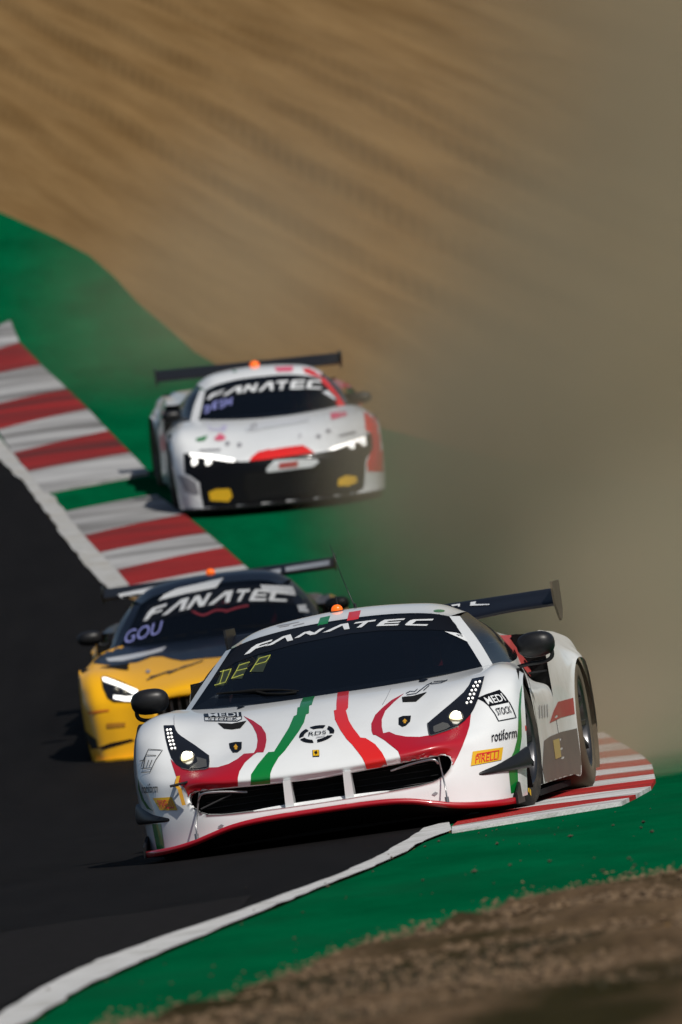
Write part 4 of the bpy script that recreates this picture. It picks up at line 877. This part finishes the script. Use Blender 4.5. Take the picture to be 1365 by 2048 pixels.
SM['roof'] = [[(0, 1.5, 1.135), (0, 1.75, 1.185), (0, 2.05, 1.19), (0, 2.5, 1.12), (0, 3.1, .97), (0, 3.55, .90)], [(.25, 1.49, 1.128), (.27, 1.75, 1.176), (.27, 2.05, 1.18), (.27, 2.5, 1.105), (.27, 3.1, .96), (.3, 3.55, .895)],
 [(.43, 1.47, 1.105), (.47, 1.75, 1.145), (.47, 2.05, 1.14), (.46, 2.5, 1.06), (.48, 3.1, .93), (.56, 3.55, .88)], [(.535, 1.45, 1.06), (.60, 1.8, 1.075), (.60, 2.1, 1.05), (.60, 2.5, .98), (.66, 3.0, .90), (.74, 3.55, .865)]]
SM['side'] = [[(.79, 1.0, .745), (.70, 1.3, .90), (.60, 1.56, 1.055)], [(.82, 1.3, .76), (.73, 1.5, .92), (.605, 1.8, 1.072)], [(.82, 1.7, .78), (.73, 1.8, .92), (.60, 2.05, 1.055)], [(.79, 2.1, .82), (.71, 2.25, .91), (.60, 2.5, .98)]]
SM['door'] = door_pts(.42, 1.80, .80, .745)
SM['rear'], SM['deck'] = generic_rear(2.63, 1.035, .0, .8, [(.60, 2.1, 1.04), (.60, 2.5, .98), (.66, 2.9, .91), (.74, 3.55, .865)])
SM['rearpanel'] = SF['rearpanel']
def follower(c, S, mc, marm, wg, lipm):
    shell(c, S); R0 = c.root
    gobj('radiator', np.array([[(x, -.99, z) for z in (.05, .47)] for x in (-.5, .5)]), RUBBERY, R0)
    ox = [0, .3, .5, .7, .84, .93]; oy = [-1.22, -1.2, -1.16, -1.06, -.95, -.8]
    out = [(x, y) for x, y in zip(ox, oy)]; pl = out+[(.93, -.6), (-.93, -.6)]+[(-x, y) for x, y in out[::-1][:-1]]
    prism('splitter', pl, 2, .045, .062, lipm, R0)
    for k in (1, -1):
        wheel(c, (k*.845, 0, .338), .338, .30, rad(-2), k, marks=False, spokes=10); wheel(c, (k*.85, S['wb'], .35), .35, .31, 0, k, TYRED, marks=False, spokes=10)
        obj('side_intake', [(k*.82, 1.84, .60), (k*.945, 1.80, .58), (k*.93, 1.80, .80), (k*.8, 1.86, .80)], [(0, 1, 2, 3)], RUBBERY, R0, False)
    mirror(c, mc, (.095, .07, .055), CARBON, marm)
    return wing(c, *wg)
def V3(x, y): return (290+x/5.46, 690+y/5.46)
def V4(x, y): return (530+x/5.25, 690+y/5.25)
def VM(x, y): return (140+x/4.875, 1240+y/4.875)
def VF(x, y): return (130+x/2.3136, 1060+y/2.3136)
def banner(c, base, top, cuts, m, lay=3):
    """letters between a base line and a top line (pixel polylines)"""
    b = np.array(base); t = np.array(top); f = lambda P, s: np.array([np.interp(s, np.linspace(0, 1, len(P)), P[:, k]) for k in (0, 1)])
    for (a0, a1), ch in zip(cuts, 'FANATEC'):
        Q = [f(t, a0), f(t, a1), f(b, a1), f(b, a0)]; c.quads('banner_letter', [(GL[ch], Q)], m, lay)
CUTS = [(0, .125), (.125, .275), (.285, .43), (.43, .575), (.60, .705), (.72, .855), (.865, 1.0)]
def build_audi():
    c = AUD; follower(c, SA, (.90, .70, .825), [(.72, .72, .77), (.80, .72, .79), (.85, .71, .81)], (.892, 3.27, 3.55, 1.0, 1.085, .0, .94, 1.105, CARBON, CARBON), CARBON)
    D = c.decal; c.ready(['front_body', 'door', 'rear_fender'])
    # black nose, lamps and grille surround
    D('nose_mask', V_(V3, (425, 1185), (500, 1190), (700, 1210), (985, 1275), (1120, 1275))+V_(V4, (0, 1195), (200, 1175), (400, 1150), (530, 1140), (650, 1120), (850, 1060), (1060, 1000), (1065, 930), (1130, 930), (1140, 1100), (1060, 1200), (1040, 1500), (900, 1590), (500, 1640), (0, 1680))+V_(V3, (900, 1810), (650, 1810), (620, 1650), (600, 1500), (500, 1430), (440, 1400)), BLACKP, 1, step=5, maxe=.3, label='black nose with grille and lamp surrounds')
    D('nose_flash', V_(V3, (1140, 1272), (1170, 1225), (1240, 1170), (1365, 1140))+V_(V4, (60, 1105), (200, 1080), (400, 1055), (460, 1090), (520, 1135), (400, 1150), (200, 1178), (0, 1205)), RED, 2, step=5, maxe=.3, label='red nose panel')
    for P, pr, f in ((((500, 1188), (700, 1205), (985, 1252), (978, 1288), (800, 1262), (500, 1222)), ((550, 1290), (700, 1290)), V3), (((660, 1115), (720, 1078), (900, 1018), (1050, 968), (1062, 1000), (900, 1050), (725, 1112)), ((910, 1075), (1030, 1040)), V4)):
        h = D('headlight', P, LENS, 2, view=f, step=4, maxe=.3)
        D('light_strip', P, LED, 3, view=f, step=4, maxe=.3, parent=h)
        for p in pr: q = c.cast(*f(*p), .01); blob('projector', q, (.030, .02, .042), LED, h, 12, 8)
    D('grille', V_(V3, (1100, 1400), (1365, 1385))+V_(V4, (200, 1345), (480, 1310), (600, 1310), (590, 1420), (480, 1560), (0, 1600))+V_(V3, (1150, 1710), (1080, 1560)), RUBBERY, 2, step=6, maxe=.3)
    for t in np.linspace(.1, .9, 6): c.stroke('grille_slat', [[np.array(V3(1105, 1410))*(1-t)+np.array(V3(1150, 1700))*t, np.array(V4(595, 1325))*(1-t)+np.array(V4(490, 1550))*t]], 2.0, CARBON, 3)
    D('nose_plate', V_(V3, (1330, 1350), (1365, 1310))+V_(V4, (100, 1215), (300, 1200), (540, 1200), (570, 1230), (500, 1280), (300, 1305), (100, 1330), (20, 1340)), SHADE, 2, step=5, maxe=.3); D('plate_print', V_(V4, (150, 1240), (350, 1215), (345, 1280), (145, 1300)), DUSTR, 3, step=4)
    for P, f in (([(700, 1610), (780, 1575), (930, 1570), (960, 1650), (920, 1710), (720, 1700)], V3), ([(770, 1410), (850, 1370), (960, 1380), (970, 1440), (880, 1480), (765, 1480)], V4)): D('sticker', P, YEL, 2, view=f, step=4, maxe=.3, label='yellow tyre maker sticker')
    D('cheek', V_(V3, (360, 1420), (470, 1440), (560, 1500), (595, 1620), (560, 1640), (440, 1600)), GREYT, 1, step=5, maxe=.3); D('cheek', V_(V3, (370, 1670), (520, 1650), (630, 1740), (610, 1780), (370, 1760)), SHADE, 1, step=5, maxe=.3)
    # bonnet graphics
    D('bonnet_graphic', V_(V3, (555, 1030), (690, 990), (660, 1045), (580, 1060)), GREEN, 2, step=4); D('bonnet_graphic', V_(V3, (755, 1030), (820, 965), (890, 1010), (860, 1045), (790, 1050)), mat('pink_print', (.6, .10, .17), .4), 2, step=4)
    c.stroke('bonnet_print', [V_(V3, (600, 1158), (830, 1146))], 4, GREYT, 2)
    for p, f in (((905, 1080), V3), ((1035, 1095), V3), ((565, 965), V4), ((668, 908), V4)): x, y = f(*p); D('bonnet_latch', [(x+5*math.cos(t), y+4.5*math.sin(t)) for t in np.linspace(0, 6, 10)], GREYT, 2, step=3)
    D('number_panel', V_(V3, (1100, 900), (1240, 850), (1365, 830))+V_(V4, (250, 760), (470, 740), (470, 800), (200, 850), (0, 880))+V_(V3, (1230, 940), (1110, 950)), SHADE, 2, step=5, maxe=.3); c.stroke('number_print', [V_(V3, (1150, 900), (1160, 870), (1178, 885), (1155, 925), (1180, 918)), V_(V3, (1218, 858), (1195, 885), (1200, 915), (1220, 900), (1200, 890))], 3, GREYT, 3)
    c.stroke('bonnet_print', [V_(V4, (0, 945), (380, 905))], 8, mat('pale_grey_print', (.45, .45, .47), .5), 2); c.stroke('bonnet_print', [V_(V4, (0, 985), (385, 955))], 8, mat('pale_grey_print', (.45, .45, .47), .5), 2); c.stroke('bonnet_print', [V_(V4, (780, 960), (960, 918))], 5, GREYT, 2)
    D('bonnet_graphic', V_(V4, (690, 720), (840, 700), (870, 740), (700, 790)), mat('pink_print', (.6, .10, .17), .4), 2, step=4)
    D('bonnet_graphic', V_(V3, (700, 890), (900, 875), (880, 945), (700, 930)), mat('lilac_print', (.42, .40, .55), .4), 1, step=5)
    # red flank
    D('flank_panel', V_(V4, (1040, 715), (1140, 690), (1200, 770), (1240, 1050), (1240, 1330), (1080, 1330), (1070, 1230), (1130, 1090), (1120, 930), (1060, 900)), RED, 1, step=5, maxe=.4, label='red right-hand fender')
    for o in [o for o in c.targets if o.name.split('.')[0] in ('a_pillar', 'rear_fender', 'door', 'rear_deck') and o.data.vertices[10].co.x > 0]: o.data.materials[0] = RED
    c.ready(['windscreen', 'a_pillar', 'roof'])
    D('windscreen_banner', V_(V3, (650, 560), (700, 500), (850, 455), (1100, 410), (1365, 385))+V_(V4, (0, 385), (300, 365), (560, 365), (640, 430), (760, 560), (760, 600), (560, 480), (300, 470), (0, 490))+V_(V3, (1365, 515), (1000, 560), (700, 620)), BLACKP, 1, step=5, maxe=.3)
    base = V_(V3, (680, 610), (900, 550), (1130, 520))+V_(V4, (0, 490), (200, 475), (400, 465), (600, 470)); top = V_(V3, (700, 550), (930, 475), (1140, 440))+V_(V4, (0, 400), (200, 380), (400, 372), (590, 385))
    banner(c, base, top, CUTS, WHITE); D('windscreen_sticker', V_(V4, (600, 500), (660, 480), (750, 570), (730, 580)), SHADE, 2, step=4)
    c.stroke('number_display', [V_(V3, (655, 745), (700, 725), (710, 670), (660, 680), (665, 710)), V_(V3, (800, 620), (755, 635), (745, 700), (790, 690)), V_(V3, (750, 668), (790, 660)), V_(V3, (860, 605), (830, 615), (828, 645), (858, 645), (850, 680), (820, 690)), V_(V3, (890, 590), (885, 670)), V_(V3, (888, 632), (930, 620)), V_(V3, (950, 580), (935, 660))], 4, LEDB, 2)
    D('roof_graphic', V_(V4, (100, 235), (300, 225), (290, 280), (130, 285)), mat('pink_print', (.6, .10, .17), .4), 1, step=4); D('roof_graphic', V_(V4, (390, 215), (520, 230), (640, 340), (560, 345), (420, 290)), RED, 1, step=4); D('roof_graphic', V_(V3, (870, 290), (1150, 255), (1140, 280), (880, 310)), GREEN, 1, step=4)
    b = blob('beacon', (-.03, 1.6, 1.175), (.045, .045, .035), ORANGE, c.root)
def build_merc():
    c = MER; follower(c, SM, (.945, 1.22, .865), [(.80, 1.2, .80), (.86, 1.2, .80), (.90, 1.21, .83)], (.906, 3.30, 3.58, 1.06, 1.125, .0, 1.02, 1.145, CARBON, CARBON), MYEL)
    D = c.decal; c.ready(['front_body', 'door', 'rear_fender'])
    D('bonnet_panel', V_(VM, (200, 420), (350, 440), (530, 462), (570, 425), (660, 415), (800, 362), (900, 356), (1000, 385), (1100, 402), (1250, 382), (1700, 345), (1900, 320), (2300, 300), (2300, 100), (1365, 60), (500, 100), (350, 250)), NAVY, 1, step=6, maxe=.5, label='black rear half of the bonnet')
    D('bonnet_graphic', V_(VM, (350, 380), (600, 340), (800, 300), (945, 262), (900, 310), (700, 365), (520, 405), (380, 410)), SHADE, 2, step=5, maxe=.4); c.stroke('bonnet_print', [V_(VM, (750, 590), (900, 530), (1100, 470), (1300, 400)), V_(VM, (780, 560), (850, 545), (980, 500)), V_(VM, (960, 530), (1120, 455), (1200, 440))], 2.2, NAVY, 2)
    h = D('headlight', V_(VM, (308, 560), (350, 552), (500, 605), (690, 700), (690, 790), (640, 805), (430, 805), (370, 765), (322, 660)), LENS, 2, step=4)
    D('light_strip', V_(VM, (318, 570), (350, 566), (500, 625), (665, 690), (675, 735), (640, 738), (500, 665), (330, 602)), LED, 3, step=4, parent=h); D('light_strip', V_(VM, (430, 740), (560, 755), (640, 745), (635, 795), (540, 795), (430, 772)), LED, 3, step=4, parent=h)
    for p in ((455, 690), (540, 712)): q = c.cast(*VM(*p), .008); blob('projector', q, (.022, .02, .022), CHROME, h, 12, 8)
    D('bonnet_latch', [VM(765+22*math.cos(t), 508+18*math.sin(t)) for t in np.linspace(0, 6, 10)], GREYT, 3, step=3)
    D('scrape', V_(VM, (360, 1010), (545, 1000), (545, 1040), (365, 1055)), mat('rubbed_amber', (.45, .19, .01), .6), 2, step=4); D('scrape', V_(VM, (180, 895), (385, 872), (385, 890), (190, 918)), mat('rubbed_amber2', (.62, .16, .008), .6), 2, step=4)
    D('lower_duct', V_(VM, (270, 1250), (400, 1200), (600, 1160), (640, 1175), (500, 1215), (330, 1262)), BLACKP, 2, step=4); D('lower_mask', V_(VM, (160, 1080), (200, 1120), (260, 1165), (280, 1250), (190, 1260)), BLACKP, 2, step=4)
    for x in np.linspace(-.36, .36, 13): tube('grille_bar', [(x, -1.085+abs(x)*.08, .20), (x, -1.06+abs(x)*.08, .455)], .0075, RIM, c.root, seg=6)
    blob('nose_badge', (0, -1.09, .34), (.075, .014, .075), STEEL, c.root, 24, 8)
    c.ready(['windscreen', 'a_pillar', 'roof'])
    base = V_(VF, (365, 425), (500, 385), (640, 355), (780, 335), (900, 330), (1030, 335)); top = V_(VF, (385, 372), (530, 325), (660, 297), (800, 280), (910, 275), (1030, 290))
    D('windscreen_banner', V_(VF, (350, 440), (380, 350), (540, 300), (720, 268), (900, 255), (1040, 270), (1060, 345), (900, 345), (760, 350), (640, 370), (500, 402)), BLACKP, 1, step=5, maxe=.3)
    banner(c, base, top, CUTS, WHITE)
    D('roof_graphic', V_(VF, (432, 328), (460, 300), (520, 272), (735, 222), (700, 268), (560, 295)), WHITE, 1, step=4, maxe=.3, label='white roof panel'); D('roof_graphic', V_(VF, (905, 255), (1060, 262), (1068, 305), (915, 290)), SHADE, 1.5, step=4, maxe=.3)
    c.stroke('windscreen_lettering', [V_(VF, (585, 375), (640, 395), (700, 372), (760, 375)), V_(VF, (740, 380), (800, 360), (850, 350)), V_(VF, (700, 345), (760, 335))], 4, mat('dark_red_print', (.20, .02, .03), .5), 1, smooth=4)
    c.text('number_display', 'GOU', V_(VF, (285, 470), (455, 420), (445, 480), (275, 530)), LEDB, 2, shear=.1); D('windscreen_print', V_(VF, (585, 565), (650, 550), (650, 572), (582, 583)), SHADE, 2, step=4); D('windscreen_sticker', V_(VF, (1075, 350), (1130, 345), (1140, 385), (1085, 380)), SHADE, 2, step=4)
    c.ready(['rear_wing']); D('wing_lettering', V_(VF, (245, 300), (420, 262), (440, 272), (400, 290), (270, 320)), SHADE, 2, step=4, maxe=.4); D('wing_lettering', V_(VF, (1020, 175), (1225, 142), (1225, 165), (1025, 195)), SHADE, 2, step=4, maxe=.4); D('wing_lettering', V_(VF, (920, 195), (1000, 180), (1000, 200), (920, 212)), SHADE, 2, step=4, maxe=.4)
    blob('beacon', (0, 1.95, 1.205), (.035, .035, .028), ORANGE, c.root)
    # the lamp on the other side mirrors the one in view
    def twin(o, par):
        me = o.data.copy(); me.name = o.name
        for v in me.vertices: v.co.x = -v.co.x
        t = bpy.data.objects.new(o.name.split('.')[0], me); link(t, par); return t
    h2 = twin(h, c.root)
    for ch in [o for o in bpy.data.objects if o.parent == h]: twin(ch, h2)
build_audi(); build_merc()

# ------------------------------------------------------------------ dust thrown up behind the white car
DUST = [((3.1, 72, 2.2), (2.9, 8, 4.0), .27), ((3.8, 73, 6.4), (3.1, 8, 4.3), .24), ((2.3, 63, .8), (1.7, 7, 1.6), .15), ((2.5, 59.5, .1), (2.3, 8, 1.0), .10), ((1.35, 53.9, .35), (.75, 2.0, .6), .30), ((1.4, 79, 1.9), (1.9, 8, 2.1), .24), ((1.3, 88.2, 2.4), (1.6, 4.5, 1.7), .13), ((-.9, 106, 4.6), (2.6, 6, 2.4), .05), ((.6, 101, 5.0), (2.6, 8, 3.0), .022)]
def dust_material():
    m = bpy.data.materials.new('dust'); m.use_nodes = True; n = m.node_tree; n.nodes.clear(); L = n.links
    out = n.nodes.new('ShaderNodeOutputMaterial'); pv = n.nodes.new('ShaderNodeVolumePrincipled'); L.new(pv.outputs[0], out.inputs['Volume'])
    pv.inputs['Color'].default_value = (0.67, 0.565, 0.395, 1); pv.inputs['Anisotropy'].default_value = 0.1
    tc = n.nodes.new('ShaderNodeTexCoord'); nz = n.nodes.new('ShaderNodeTexNoise'); nz.inputs['Scale'].default_value = 0.42; nz.inputs['Detail'].default_value = 4.5; nz.inputs['Roughness'].default_value = 0.6
    L.new(tc.outputs['Object'], nz.inputs['Vector'])
    wv = n.nodes.new('ShaderNodeVectorMath'); wv.operation = 'MULTIPLY_ADD'; wv.inputs[1].default_value = (1.3, 3.0, 1.3); L.new(nz.outputs['Color'], wv.inputs[0]); L.new(tc.outputs['Object'], wv.inputs[2])
    tot = None
    for c, s, d in DUST:
        a = n.nodes.new('ShaderNodeVectorMath'); a.operation = 'SUBTRACT'; a.inputs[1].default_value = (c[0]+.65, c[1]+1.5, c[2]+.65); L.new(wv.outputs[0], a.inputs[0])
        b = n.nodes.new('ShaderNodeVectorMath'); b.operation = 'DIVIDE'; b.inputs[1].default_value = s; L.new(a.outputs[0], b.inputs[0])
        l = n.nodes.new('ShaderNodeVectorMath'); l.operation = 'LENGTH'; L.new(b.outputs[0], l.inputs[0])
        r = n.nodes.new('ShaderNodeMapRange'); r.interpolation_type = 'SMOOTHSTEP'; r.inputs[1].default_value = 1.0; r.inputs[2].default_value = 0.3; r.inputs[3].default_value = 0; r.inputs[4].default_value = d; L.new(l.outputs['Value'], r.inputs[0])
        if tot is None: tot = r.outputs[0]
        else:
            q = n.nodes.new('ShaderNodeMath'); q.operation = 'ADD'; L.new(tot, q.inputs[0]); L.new(r.outputs[0], q.inputs[1]); tot = q.outputs[0]
    v = n.nodes.new('ShaderNodeMapRange'); v.inputs[1].default_value = .3; v.inputs[2].default_value = .7; v.inputs[3].default_value = .25; v.inputs[4].default_value = 1.75; L.new(nz.outputs[0], v.inputs[0])
    q = n.nodes.new('ShaderNodeMath'); q.operation = 'MULTIPLY'; L.new(tot, q.inputs[0]); L.new(v.outputs[0], q.inputs[1]); L.new(q.outputs[0], pv.inputs['Density'])
    return m
x0, x1, y0, y1, z0, z1 = -4.5, 8.5, 51.4, 113, -.5, 12.0
o = obj('dust_cloud', [(x, y, z) for x in (x0, x1) for y in (y0, y1) for z in (z0, z1)], [(0, 1, 3, 2), (4, 6, 7, 5), (0, 4, 5, 1), (2, 3, 7, 6), (0, 2, 6, 4), (1, 5, 7, 3)], dust_material(), kind='stuff', smooth=False)
o['label'] = 'tan dust cloud billowing behind the white car over the gravel'
